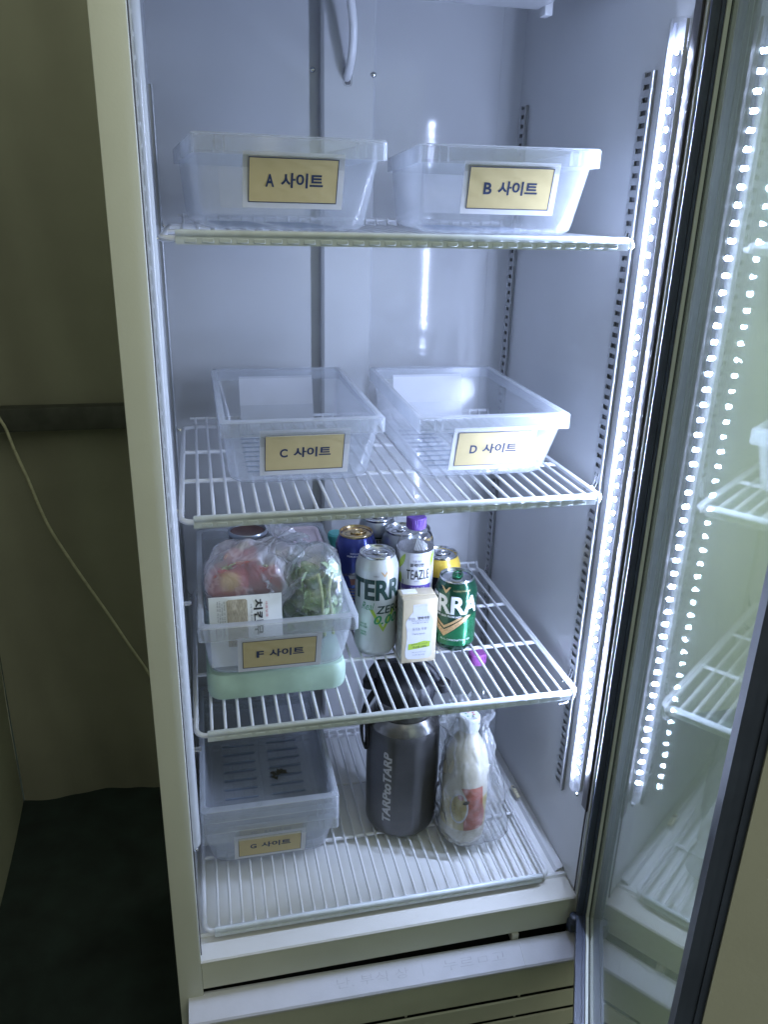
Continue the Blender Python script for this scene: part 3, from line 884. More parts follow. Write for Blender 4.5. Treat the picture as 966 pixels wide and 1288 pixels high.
def make_label(t, lx0, lx1, z0, z1, text, back=True):
    cx = (lx0 + lx1) / 2; w = lx1 - lx0; h = z1 - z0
    b = MB()
    vs = []
    for yo in (0.0004, 0.0011):
        for (x, z) in ((lx0, z0), (lx1, z0), (lx1, z1), (lx0, z1)):
            vs.append((x, bin_front(z) - yo, z))
    b.add(vs, [(0, 3, 2, 1), (4, 5, 6, 7), (0, 1, 5, 4), (1, 2, 6, 5), (2, 3, 7, 6), (3, 0, 4, 7)])
    lab = b.build('label', M['paper'], t, False)
    yx0, yx1, yz0, yz1 = lx0 + 0.055 * w, lx1 - 0.062 * w, z0 + 0.10 * h, z1 - 0.10 * h
    def quad(x0, x1, za, zb, yo, mt, nm):
        link(nm, flat_mesh(nm, [(x0, za), (x1, za), (x1, zb), (x0, zb)], [(0, 1, 2, 3)], label_map(yo), mt), lab)
    quad(yx0, yx1, yz0, yz1, 0.00125, M['yellow'], 'yellow_panel')
    e = 0.0009
    bd = MB()
    for (x0, x1, za, zb) in ((yx0, yx1, yz0, yz0 + e), (yx0, yx1, yz1 - e, yz1), (yx0, yx0 + e, yz0 + e, yz1 - e), (yx1 - e, yx1, yz0 + e, yz1 - e)):
        bd.add([label_map(0.0014)(x, z) for x, z in ((x0, za), (x1, za), (x1, zb), (x0, zb))], [(0, 1, 2, 3)])
    bd.build('border', M['ink'], lab, False)
    yc = (yz0 + yz1) / 2; ycx = (yx0 + yx1) / 2; yw = yx1 - yx0
    lettering(text[0], yw * 0.098, 0.0128, label_map(0.0015), M['ink'], lab, bold=0.030, at=(ycx - yw * 0.265, yc - 0.0002))
    lettering('사이트', yw * 0.475, 0.0150, label_map(0.0015), M['ink'], lab, bold=0.030, at=(ycx + yw * 0.095, yc + 0.0004))
    return lab
def storage_bin(label, x, y, z, deg, lab=None, back_label=False):
    t = thing('storage_bin', label, 'storage bin', (x, y, z), math.radians(deg), 'clear storage bins on the shelves', True)
    link('bin_body', bin_meshes[0], t); link('rim', bin_meshes[1], t); link('floor_rib', bin_meshes[2], t); link('stiffener', bin_meshes[3], t)
    if lab: make_label(t, *lab)
    if back_label:
        x0, x1, z0, z1 = back_label
        def yb(z): return BD - (0.0075 + 0.022 * (1 - min(z, 0.0755) / 0.0755)) + 0.0005
        b = MB(); vs = []
        for yo in (0.0003, 0.0010):
            for (xx, zz) in ((x0, z0), (x1, z0), (x1, z1), (x0, z1)):
                vs.append((xx, yb(zz) + yo, zz))
        b.add(vs, [(0, 1, 2, 3), (4, 7, 6, 5), (0, 4, 5, 1), (1, 5, 6, 2), (2, 6, 7, 3), (3, 7, 4, 0)])
        b.build('back_label', M['paper'], t, False)
    return t
Z1, Z2, Z3, Z4 = 0.627 + 0.0024, 0.306 + 0.0024, 0.0024, -0.3338 + 0.0024
storage_bin('translucent bin on the top shelf, yellow label reading A', 0.1415, 0.0111, Z1, 3.94, (-0.052, 0.060, 0.0235, 0.0800, 'A 사이트'), (-0.045, 0.04, 0.02, 0.075))
storage_bin('translucent bin on the top shelf, yellow label reading B', 0.3908, 0.0194, Z1, -6.86, (-0.051, 0.062, 0.0225, 0.0795, 'B 사이트'), (-0.05, 0.05, 0.02, 0.075))
storage_bin('empty translucent bin on the second shelf, yellow label reading C', 0.1574, 0.0638, Z2, 0.28, (-0.0558, 0.0615, 0.0140, 0.0805, 'C 사이트'), (-0.062, 0.058, 0.012, 0.083))
storage_bin('empty translucent bin on the second shelf, yellow label reading D', 0.4104, 0.0524, Z2, -0.88, (-0.0535, 0.0640, 0.0125, 0.0775, 'D 사이트'), (-0.065, 0.055, 0.012, 0.083))
ZFB = 0.0502
FB = storage_bin('translucent bin full of bagged vegetables, yellow label reading F', 0.1160, 0.0151, ZFB, -0.19, (-0.0558, 0.0578, 0.0050, 0.0690, 'F 사이트'))
storage_bin('lowest of three nested bins on the fridge floor, yellow label reading G', 0.1003, 0.0684, Z4, -0.45, (-0.0575, 0.0545, 0.0080, 0.0735, 'G 사이트'))
storage_bin('middle one of three nested bins, its label hidden inside the G bin', 0.1003, 0.0684, Z4 + 0.0203, -0.45, (-0.0550, 0.0570, 0.0190, 0.0745, 'E 사이트'))
GU = storage_bin('topmost of three nested bins on the fridge floor, brown scraps inside', 0.1003, 0.0684, Z4 + 0.0406, -0.45)

# ------------------------------------------------------------------ cans
def cyl_map(cx, cy, z0, r, th0):
    def f(x, z):
        th = math.radians(th0) + x / r
        return (cx + r * math.cos(th), cy + r * math.sin(th), z0 + z)
    return f
def drink_can(label, x, y, h, body, lid='silver', tabmat=None, z=Z3, base=None, tab_deg=200, group='drink cans on the third shelf'):
    t = thing('drink_can', label, 'drink can', (x, y, z), 0, group)
    R = 0.0331
    b = MB()
    b.lathe([(0.021, 0.003), (0.0245, 0.0), (0.0262, 0.0008), (0.0320, 0.010), (R, 0.0135), (R, h - 0.0235), (0.0326, h - 0.0195), (0.0298, h - 0.0115), (0.0272, h - 0.0056), (0.0264, h - 0.004)], (x, y, z), 56)
    b.build('can_body', M[body], t, True, 60)
    b = MB()
    b.lathe([(0.0262, h - 0.0046), (0.0272, h - 0.0036), (0.0275, h - 0.0012), (0.0268, h), (0.0258, h - 0.0004), (0.0250, h - 0.0040), (0.0238, h - 0.0058), (0.0228, h - 0.0040), (0.0180, h - 0.0036), (0.001, h - 0.0034)], (x, y, z), 56, caps=(False, True))
    ld = b.build('lid', M[lid], t, True, 50)
    b = MB(); a = math.radians(tab_deg); ca, sa = math.cos(a), math.sin(a)
    def TT(p): return Vector((x + ca * p.x - sa * p.y, y + sa * p.x + ca * p.y, z + h + p.z))
    ring = [(0.0125 * math.cos(q) * (1.0) + 0.004, 0.0073 * math.sin(q)) for q in [2 * math.pi * i / 24 for i in range(24)]]
    b.tube([TT(Vector((px, py, -0.0018))) for px, py in ring], 0.0013, 8, closed=True)
    b.rbox(-0.008, 0.006, -0.006, 0.006, -0.0026, -0.0014, 0.0004, 1, TT)
    b.lathe([(0.0030, -0.0014), (0.0026, -0.0004), (0.001, -0.0002)], (x, y, z + h), 14)
    b.build('pull_tab', M[tabmat or lid], t, True, 50)
    b = MB(); b.tube([(x + ca * -0.009 + 0.0098 * math.cos(q), y + sa * -0.009 + 0.0075 * math.sin(q), z + h - 0.0036) for q in [2 * math.pi * i / 24 for i in range(24)]], 0.0006, 6, closed=True)
    b.build('mouth_score', M['inkgrey'], ld)
    t['_r'] = R
    return t
def band(t, x, y, z, z0, z1, mt, name, r=0.03335, th0=0, half=None):
    b = MB()
    if half is None:
        b.lathe([(r, z0), (r, z1)], (x, y, z), 56, caps=(False, False))
    else:
        n = max(8, int(abs(half) / 4)); f = cyl_map(x, y, z, r, th0)
        vs = []
        for i in range(n + 1):
            a = math.radians(-half + 2 * half * i / n) * r
            vs += [f(a, z0), f(a, z1)]
        b.add(vs, [(2 * i, 2 * i + 2, 2 * i + 3, 2 * i + 1) for i in range(n)])
    return b.build(name, mt, t)

# white zero-alcohol can
zx, zy = 0.2792, 0.1666
can = drink_can('tall white can with dark green lettering and green zeros', zx, zy, 0.168, 'canwhite', tab_deg=-20)
mp = cyl_map(zx, zy, Z3, 0.0334, -83)
lettering('TERRA', 0.108, 0.0345, mp, M['inkgreen'], can, bold=0.038, at=(0, 0.1175), maxlen=0.004)
lettering('ZERO', 0.049, 0.0135, mp, M['inkgreen'], can, bold=0.02, shear=0.15, at=(0.013, 0.0845), maxlen=0.004)
lettering('Real', 0.021, 0.0125, mp, M['inkmid'], can, shear=0.4, at=(-0.0245, 0.0900), maxlen=0.004)
mp2 = cyl_map(zx, zy, Z3, 0.0335, -83)
lettering('0.00', 0.041, 0.0150, mp2, M['inkmid'], can, bold=0.02, shear=0.25, at=(0.0060, 0.0675), maxlen=0.004)
mp3 = cyl_map(zx, zy, Z3, 0.03325, -83)
poly([(-0.022, 0.085), (-0.016, 0.085), (0.0, 0.0545), (0.016, 0.0845), (0.022, 0.0845), (0.0, 0.0465)], mp3, M['inklime'], can, 'chevron', 0.004)
poly([(-0.0070, 0.1475), (-0.0050, 0.1475), (-0.001, 0.1425), (0.003, 0.1475), (0.0062, 0.1475), (-0.0004, 0.1385)], cyl_map(zx, zy, Z3, 0.0334, -80), M['inkgold'], can, 'emblem', 0.004)
lettering('TERRA', 0.009, 0.0024, mp, M['inkgrey'], can, at=(-0.0125, 0.1405), maxlen=0.004)
for zz, tx in ((0.0585, '맥아 맛'), (0.0535, 'ZERO SUGAR'), (0.0450, '비알코올'), (0.0405, 'ZERO')):
    lettering(tx, 0.014 if len(tx) > 4 else 0.011, 0.0032, mp, M['inkmid'], can, bold=0.02, at=(-0.032, zz), maxlen=0.004)
# green can
gx, gy = 0.4060, 0.1585
can = drink_can('short glossy green can with white lettering and gold chevron', gx, gy, 0.122, 'cangreen', tabmat='cangreen_hi', tab_deg=60)
mp = cyl_map(gx, gy, Z3, 0.0334, -137)
lettering('TERRA', 0.116, 0.0310, mp, M['inkwhite'], can, bold=0.03, at=(0, 0.0840), maxlen=0.004)
mpb = cyl_map(gx, gy, Z3, 0.0332, -137)
poly([(0.050, 0.0660), (0.058, 0.0140), (-0.058, 0.0140), (-0.050, 0.0660), (0.0, 0.0290)], lambda x, z: mpb(x, z), M['cangreen_hi'], can, 'bright_field', 0.003) if False else None
for sgn in (-1, 1):
    poly([(0, 0.0285), (sgn * 0.046, 0.0660), (sgn * 0.070, 0.0660), (sgn * 0.085, 0.0140), (0, 0.0140)][::sgn], mpb, M['cangreen_hi'], can, 'bright_field', 0.004)
    poly([(0, 0.0290), (sgn * 0.044, 0.0660), (sgn * 0.036, 0.0665), (sgn * 0.0, 0.0400)][::sgn], mp, M['inkgold'], can, 'chevron', 0.004)
    poly([(0, 0.0430), (sgn * 0.031, 0.0640), (sgn * 0.024, 0.0640), (0, 0.0475)][::sgn], mp, M['inkgold'], can, 'chevron', 0.004)
poly([(-0.0085, 0.1145), (-0.0055, 0.1145), (0, 0.1085), (0.0055, 0.1145), (0.0085, 0.1145), (0, 0.1025)], mp, M['inkgold'], can, 'emblem', 0.004)
lettering('GOLDEN TRIANGLE', 0.028, 0.0021, mp, M['inkgold'], can, at=(0.026, 0.1090), maxlen=0.004)
lettering('LAGER BEER FROM AGT', 0.048, 0.0034, mp, M['inkwhite'], can, bold=0.02, at=(0.003, 0.0645), maxlen=0.004)
lettering('REAL CARBONATION 100%', 0.050, 0.0030, mp, M['inkwhite'], can, at=(0.02, 0.0240), maxlen=0.004)
# blue can with gold lid
bx_, by_ = 0.2625, 0.2500
can = drink_can('tall deep blue can with a gold lid', bx_, by_, 0.168, 'canblue', 'gold', tab_deg=10)
mp = cyl_map(bx_, by_, Z3, 0.0334, -96)
lettering('DOPPLE FERMENTED', 0.026, 0.0026, cyl_map(bx_, by_, Z3, 0.0331, -94), M['inkwhite'], can, bold=0.02, at=(0.0, 0.1415), maxlen=0.004)
lettering('PREMIUM MALT LAGER', 0.034, 0.0028, cyl_map(bx_, by_, Z3, 0.0334, -96), M['inkwhite'], can, bold=0.02, at=(0.0, 0.1370), maxlen=0.004)
lettering('HAND CRAFTED ALE', 0.040, 0.0042, lambda x, z: mp(x, z + x * 0.22), M['gold'], can, at=(-0.008, 0.1080), maxlen=0.004)
poly([(-0.012, 0.097), (0.010, 0.1005), (0.012, 0.0905), (-0.010, 0.0870)], mp, M['brown'], can, 'picture', 0.004)
poly([(-0.015, 0.1035), (0.010, 0.1060), (0.010, 0.1010), (-0.012, 0.0975)], mp, M['greyprint'], can, 'picture', 0.004)
for i in range(5):
    band(can, bx_, by_, Z3, 0.058 + i * 0.0052, 0.0605 + i * 0.0052, M['tinbrown'], 'stripe', 0.0334, -100, 28 + i * 2)
# silver cans behind
can = drink_can('silver can farthest back, dark green name panel near its top', 0.3115, 0.3105, 0.168, 'cangrey', tab_deg=5)
band(can, 0.3115, 0.3105, Z3, 0.128, 0.1415, M['inkgreen'], 'name_panel', 0.0334, -92, 42)
lettering('TERRA', 0.026, 0.0072, cyl_map(0.3115, 0.3105, Z3, 0.0336, -92), M['greyprint'], can, bold=0.02, at=(0.002, 0.1350), maxlen=0.004)
band(can, 0.3115, 0.3105, Z3, 0.020, 0.122, M['canblack'], 'dark_sleeve', 0.0334)
can = drink_can('plain silver can just behind the clear bottle shoulder', 0.3385, 0.2490, 0.168, 'cangrey', tab_deg=20)
band(can, 0.3385, 0.2490, Z3, 0.020, 0.125, M['greyprint'], 'grey_sleeve', 0.0334)
can = drink_can('black can with a bright blue patch behind the purple cap', 0.3920, 0.3590, 0.122, 'canblack', tab_deg=20)
band(can, 0.3920, 0.3590, Z3, 0.1030, 0.1100, M['canyellow'], 'gold_band', 0.0320, -92, 60)
band(can, 0.3920, 0.3590, Z3, 0.0880, 0.1000, M['inkblue'], 'blue_patch', 0.0334, -70, 24)
can = drink_can('yellow and black can partly hidden by the green can', 0.4065, 0.2460, 0.122, 'canyellow', tab_deg=15)
band(can, 0.4065, 0.2460, Z3, 0.0150, 0.0900, M['canblack'], 'dark_sleeve', 0.0334)
# ------------------------------------------------------------------ tea bottle, carton, teal bottle
tx, ty, tr_ = 0.3425, 0.1805, 0.0290
t = thing('tea_bottle', 'clear tea bottle with a purple screw cap and white label', 'bottle', (tx, ty, Z3))
b = MB()
b.lathe([(0.020, 0.002), (0.026, 0.0), (tr_ - 0.0003, 0.006), (tr_ - 0.0003, 0.085), (tr_ - 0.0015, 0.088), (tr_ - 0.0003, 0.092), (tr_ - 0.0003, 0.163), (0.0275, 0.172), (0.0225, 0.184), (0.0155, 0.193), (0.0128, 0.1965), (0.0128, 0.205)], (tx, ty, Z3), 48,
        rf=lambda th, z: 1 + (0.012 * math.cos(14 * th + z * 180) if 0.166 < z < 0.195 else 0))
b.build('bottle_body', M['tea'], t)
b = MB(); b.lathe([(0.0135, 0.1965), (0.0146, 0.1975), (0.0146, 0.2005)], (tx, ty, Z3), 32, caps=(False, False)); 
b.lathe([(0.0148, 0.1985), (0.0152, 0.2000), (0.0150, 0.2130), (0.0138, 0.2150), (0.001, 0.2152)], (tx, ty, Z3), 96, rf=lambda th, z: 1 + (0.022 * (1 if math.cos(32 * th) > 0 else -1) if 0.199 < z < 0.2135 else 0))
b.build('screw_cap', M['purple'], t, True, 30)
b = MB(); b.lathe([(tr_ + 0.0002, 0.020), (tr_ + 0.0002, 0.1655)], (tx, ty, Z3), 48, caps=(False, False)); lab = b.build('label', M['labelwhite'], t)
th = -101
for half0, a0 in ((62, -180), (40, -40)):
    band(lab, tx, ty, Z3, 0.020, 0.120, M['purpleband'], 'purple_field', tr_ + 0.0005, th + (a0 if a0 > -100 else -95), 46 if a0 < -100 else 1)
mp = cyl_map(tx, ty, Z3, tr_ + 0.0006, th)
mp2 = cyl_map(tx, ty, Z3, tr_ + 0.0008, th)
band(lab, tx, ty, Z3, 0.104, 0.112, M['purpleband'], 'purple_band', tr_ + 0.0006, th + 4, 50)
lettering('TEAZLE', 0.038, 0.0160, mp2, M['inkblack'], lab, bold=0.004, at=(0.004, 0.1300), maxlen=0.004)
lettering('블랙티앤', 0.022, 0.0062, mp2, M['inkblack'], lab, bold=0.015, at=(0.002, 0.1460), maxlen=0.004)
lettering('티즐 제로', 0.014, 0.0034, mp2, M['inkgrey'], lab, at=(0.002, 0.1525), maxlen=0.004)
lettering('ZERO', 0.009, 0.0022, mp2, M['inkgrey'], lab, at=(0.002, 0.1190), maxlen=0.004)
lettering('FRUIT TEA BASE', 0.022, 0.0024, cyl_map(tx, ty, Z3, tr_ + 0.0011, th), M['inkwhite'], lab, at=(0.004, 0.1080), maxlen=0.004)
for i in range(13):
    a = math.radians(15 + 150 * i / 12)
    poly([(0.003 + 0.0225 * math.cos(a + d), 0.1405 + 0.020 * math.sin(a + d)) for d in (-0.05, 0.05)] + [(0.003 + 0.0240 * math.cos(a + d), 0.1405 + 0.0215 * math.sin(a + d)) for d in (0.05, -0.05)], mp2, M['greyprint'], lab, 'arch_mark', 0.004)
def leaf2(cx, cz, ang, L, W):
    pts = []
    for i in range(9): 
        u = i / 8; pts.append((u * L, W * math.sin(math.pi * u) ** 0.8))
    for i in range(7, 0, -1):
        u = i / 8; pts.append((u * L, -W * math.sin(math.pi * u) ** 0.8))
    c, s_ = math.cos(ang), math.sin(ang)
    return [(cx + c * x - s_ * y, cz + s_ * x + c * y) for x, y in pts]
for (cx, cz, an, L, W) in ((-0.0300, 0.1360, 1.15, 0.030, 0.0042), (-0.0305, 0.1220, 2.3, 0.020, 0.0036), (-0.031, 0.138, 2.2, 0.018, 0.0036), (0.026, 0.140, 1.3, 0.026, 0.0045), (-0.026, 0.112, 1.6, 0.02, 0.003)):
    poly(leaf2(cx, cz, an, L, W), mp2, M['inklime'] if an < 2 else M['inkmid'], lab, 'leaf_print', 0.004)
for i in range(9):
    u = -0.010 + i * 0.0026
    f = lambda x, z: cyl_map(tx, ty, Z3, 0.0296 - max(0, (z - 0.165)) * 0.42, th)(x, z)
    poly([(u + 0.006, 0.170 - 0.0 * i), (u + 0.007, 0.170), (u + 0.012 - i * 0.0006, 0.187 - i * 0.0012), (u + 0.0112 - i * 0.0006, 0.187 - i * 0.0012)], f, M['inkwhite'], t, 'stripe_print', 0.004)

kx0, kx1, ky0, ky1, kh = 0.3085, 0.3625, 0.1125, 0.1500, 0.1085
t = thing('drink_carton', 'small beige drink carton with white bottle picture and straw seal', 'carton', ((kx0 + kx1) / 2, (ky0 + ky1) / 2, Z3))
b = MB(); b.rbox(kx0, kx1, ky0, ky1, Z3, Z3 + kh, 0.0012, 2); kb = b.build('carton_body', M['carton'], t)
b = MB(); b.box(kx0 - 0.0004, kx0 - 0.0001, ky0 + 0.002, ky1 - 0.002, Z3 + 0.002, Z3 + kh - 0.002); b.build('printed_side', M['cartongrey'], kb, False)
b = MB(); b.rbox(kx0 + 0.001, kx1 - 0.001, ky0 + 0.012, ky0 + 0.0150, Z3 + kh - 0.0004, Z3 + kh + 0.0016, 0.0005, 1); b.build('top_seam', M['carton'], kb)
b = MB(); b.rbox(kx0 + 0.004, kx0 + 0.027, ky0 + 0.020, ky0 + 0.034, Z3 + kh - 0.0003, Z3 + kh + 0.0009, 0.0004, 1); b.build('straw_seal', M['foilwhite'], kb)
fm = lambda o: (lambda x, z: (0.3352 + x, ky0 - o, Z3 + z))
prof = [(0.0105, 0.1000), (0.0112, 0.0990), (0.0108, 0.0960), (0.0108, 0.0880), (0.0175, 0.0790), (0.0210, 0.0730), (0.0218, 0.0680), (0.0196, 0.0560), (0.0190, 0.0440), (0.0203, 0.0290), (0.0214, 0.0200), (0.0205, 0.0110), (0.0165, 0.0070), (0.0, 0.0060)]
pts = [(x, z) for x, z in prof] + [(-x, z) for x, z in prof[::-1][1:]]
poly(pts[::-1], fm(0.0003), M['labelwhite'], kb, 'bottle_picture')
poly([(-0.0105, 0.0972), (0.0105, 0.0972), (0.0105, 0.0980), (-0.0105, 0.0980)], fm(0.0005), M['greyprint'], kb, 'picture_line')
lettering('맛있는', 0.011, 0.0042, fm(0.0006), M['inkgrey'], kb, at=(-0.0125, 0.0765))
lettering('생배국장', 0.019, 0.0050, fm(0.0006), M['inkblack'], kb, bold=0.012, at=(0.0055, 0.0770))
lettering('ALL NATURAL SOYMILK', 0.028, 0.0016, fm(0.0006), M['inkgrey'], kb, at=(0.001, 0.0725))
lettering('소이밀크드링크', 0.025, 0.0020, fm(0.0006), M['inkblack'], kb, at=(0.001, 0.0690))
lettering('유기농 두유', 0.022, 0.0052, fm(0.0006), M['inkgrey'], kb, at=(0.000, 0.0585))
lettering('Organic Soymilk', 0.020, 0.0030, fm(0.0006), M['inkgrey'], kb, at=(-0.001, 0.0500))
poly([(-0.0170, 0.0230), (0.0, 0.0245), (0.0170, 0.0265), (0.0180, 0.0360), (0.008, 0.0375), (-0.0040, 0.0345), (-0.0165, 0.0335)], fm(0.0005), M['inklime'], kb, 'green_swoosh')
lettering('국산콩 100%', 0.022, 0.0036, fm(0.0007), M['inkgreen'], kb, bold=0.01, at=(0.001, 0.0275), rot=0.05)
lettering('담백하고 고소한', 0.026, 0.0024, fm(0.0007), M['inkgreen'], kb, at=(0.001, 0.0325), rot=0.05)
lettering('190 ml (100 kcal)', 0.022, 0.0022, fm(0.0006), M['inkgrey'], kb, at=(0.0, 0.0180))
lettering('두유류 멸균제품', 0.020, 0.0024, fm(0.0006), M['inkgrey'], kb, at=(0.0, 0.0135))

t = thing('sauce_bottle', 'small clear bottle with teal cap beside the blue can', 'bottle', (0.2440, 0.332, Z3))
b = MB(); b.lathe([(0.014, 0.0), (0.0165, 0.003), (0.0165, 0.088), (0.012, 0.100), (0.011, 0.112)], (0.2440, 0.332, Z3), 32); b.build('bottle_body', M['tea'], t)
b = MB(); b.lathe([(0.0148, 0.106), (0.0150, 0.108), (0.0146, 0.130), (0.0125, 0.133), (0.001, 0.1332)], (0.2440, 0.332, Z3), 48, rf=lambda th, z: 1 + 0.012 * (1 if math.cos(20 * th) > 0 else -1) * (z < 0.128)); b.build('bottle_cap', M['tealcap'], t, True, 30)

# ------------------------------------------------------------------ ice pack under the F bin
b = MB()
rg = []
for z, o_ in ((0.0, 0.008), (0.003, 0.002), (0.010, 0.0), (0.032, 0.0), (0.041, 0.003), (0.0455, 0.011)):
    rg.append([(x + 0.1165, y, Z3 + z) for x, y, _ in rrect(0.0990 - o_, 0.0600 + o_, 0.345 - o_, 0, 0.022, 6)])
b.loft(rg)
ip = b.build('ice_pack', M['ice'])
tag(ip, 'flat pale green ice pack lying under the F bin', 'ice pack')

# ------------------------------------------------------------------ contents of the F bin
FZ0 = ZFB + 0.002
def fractal(p, sc_=1.0, oct_=3):
    v = 0; a = 1
    for i in range(oct_):
        v += a * noise.noise(p * sc_ + Vector((i * 7.3, 3.1, 1.7))); a *= 0.5; sc_ *= 2.1
    return v
def bag_mesh(center, radii, neck_dir, neck_at, neck_len, amp, pleats, seed, tail=0.03, cuts=5):
    """a bulging bag whose film gathers to a tied neck on the side neck_dir"""
    c = Vector(center); nd_ = Vector(neck_dir).normalized()
    up = Vector((0, 0, 1)) if abs(nd_.z) < 0.9 else Vector((1, 0, 0))
    u = nd_.cross(up).normalized(); w = nd_.cross(u)
    rings = []; N = 96
    K = 44
    for i in range(K + 1):
        t_ = i / K
        # body part: from far pole (angle pi) to the neck, then the tied neck and the flaring tail
        if t_ < 0.72:
            a = math.pi * (1 - t_ / 0.72 * 0.90)
            ax = math.cos(a); rad = math.sin(a)
            pl = max(0, (t_ / 0.72 - 0.55)) * 0.55
        else:
            q = (t_ - 0.72) / 0.28
            ax = math.cos(math.pi * 0.10) + q * neck_len
            rad = math.sin(math.pi * 0.10) * (1 - q / 0.35) + 0.07 * (q / 0.35) if q < 0.35 else 0.07 + (q - 0.35) / 0.65 * tail
            pl = 0.34
        ring = []
        for j in range(N):
            th = 2 * math.pi * j / N
            pp = 1 + pl * (0.6 * math.sin(pleats * th + seed + 2.2 * t_) + 0.4 * math.sin(pleats * 1.7 * th + seed * 3))
            d = nd_ * ax + (u * math.cos(th) + w * math.sin(th)) * rad * pp
            p = Vector((d.x * radii[0], d.y * radii[1], d.z * radii[2]))
            # ridged folds
            f = 1 - abs(fractal(p * 22 + Vector((seed, seed * 2, 0)), 1.0, 3)) * 2
            p = p * (1 + amp * f)
            # lean towards the wanted neck point
            if t_ > 0.4:
                e = ((t_ - 0.4) / 0.6) ** 1.5
                p = p + Vector(neck_at) * e
            ring.append(c + p)
        rings.append(ring)
    b = MB(); b.loft(rings, True, False)
    return b
def clampz(mb, z0, x0=None, x1=None, y0=None):
    mb.v = [(min(max(p[0], x0 if x0 is not None else -9), x1 if x1 is not None else 9), max(p[1], y0 if y0 is not None else -9), max(p[2], z0)) for p in mb.v]
    return mb

# red peppers or tomatoes in a frosted bag
def patch_mat(p):
    """red skin that ripened yellow round one spot"""
    mt, nt, out = new_mat('half_ripe_skin')
    pb = nd(nt, "ShaderNodeBsdfPrincipled"); pb.inputs["Roughness"].default_value = 0.32
    red, fac, src = noise_col(nt, (0.44, 0.035, 0.032), 0.35, 14)
    vm = nd(nt, "ShaderNodeVectorMath", operation='DISTANCE'); vm.inputs[1].default_value = p
    nt.links.new(src, vm.inputs[0])
    ad = nd(nt, "ShaderNodeMath", operation='MULTIPLY_ADD'); ad.inputs[1].default_value = 0.014
    nt.links.new(fac, ad.inputs[0]); nt.links.new(vm.outputs["Value"], ad.inputs[2])
    mr = nd(nt, "ShaderNodeMapRange", interpolation_type='SMOOTHSTEP')
    mr.inputs["From Min"].default_value = 0.014; mr.inputs["From Max"].default_value = 0.027
    mr.inputs["To Min"].default_value = 1.0; mr.inputs["To Max"].default_value = 0.0
    nt.links.new(ad.outputs[0], mr.inputs["Value"])
    mx = nd(nt, "ShaderNodeMix", data_type='RGBA')
    nt.links.new(mr.outputs[0], mx.inputs["Factor"]); nt.links.new(red, mx.inputs[6]); mx.inputs[7].default_value = (0.58, 0.36, 0.11, 1)
    nt.links.new(mx.outputs[2], pb.inputs["Base Color"]); nt.links.new(pb.outputs[0], out.inputs[0])
    return mt
def red_fruit(c, r, seed, label, yellow=False):
    b = MB()
    def T(p, n):
        th = math.atan2(n.y, n.x)
        k = 1 + 0.05 * math.cos(3 * th + seed) + 0.05 * fractal(n * 1.5 + Vector((seed, 0, 0)))
        q = p * k
        q.z -= 0.25 * r * math.exp(-((n.x ** 2 + n.y ** 2) / 0.06)) * (1 if n.z > 0 else 0)
        return q
    b.ball(c, (r, r * 0.95, r * 0.88), 4, T)
    t = thing('tomato', label, 'tomato', (c[0], c[1], c[2] - r * 0.88), 0, 'red tomatoes in the frosted bag')
    o = b.build('tomato_flesh', M['tomato'], t)
    b = MB()
    for k in range(5):
        a = k * 2 * math.pi / 5 + seed
        b.tube([(c[0], c[1], c[2] + r * 0.66), (c[0] + 0.006 * math.cos(a), c[1] + 0.006 * math.sin(a), c[2] + r * 0.80), (c[0] + 0.014 * math.cos(a), c[1] + 0.014 * math.sin(a), c[2] + r * 0.84)], 0.0015, 6, radii=[0.002, 0.0018, 0.0006])
    b.build('calyx', M['stalk'], t)
    if yellow:
        o.data.materials[0] = patch_mat((c[0] + 0.004, c[1] - r * 0.78, c[2] + r * 0.45))
red_fruit((0.0530, 0.122, 0.1560), 0.0335, 0.4, 'red tomato with a yellow patch at the left of the frosted bag', True)
red_fruit((0.1080, 0.128, 0.1560), 0.0300, 2.2, 'red tomato nearest the knot of the frosted bag')
red_fruit((0.0780, 0.158, 0.1740), 0.0270, 3.3, 'red tomato at the back of the frosted bag')
red_fruit((0.0640, 0.125, 0.0850), 0.0290, 1.1, 'red tomato at the bottom of the frosted bag')
bag = clampz(bag_mesh((0.0780, 0.124, 0.1520), (0.0620, 0.060, 0.064), (0.50, 0.25, 0.78), (0.012, 0.0, -0.006), 0.55, 0.085, 9, 1.3, 0.42), FZ0 + 0.004, 0.0215, None, 0.086)
tag(bag.build('produce_bag', M['bagfrost'], None, True, 180), 'frosted plastic bag of red tomatoes tied at the top', 'plastic bag')
bag = clampz(bag_mesh((0.1330, 0.140, 0.1880), (0.026, 0.020, 0.019), (0.75, 0.2, 0.55), (0.0, 0.0, 0.0), 0.4, 0.20, 7, 5.3, 0.5), FZ0 + 0.004)  # tied end of the tomato bag, built as a separate crumple
tag(bag.build('bag_tied_end', M['bagfrost'], None, True, 180), 'loose tied end of the frosted tomato bag between the two produce bags', 'plastic wrap')

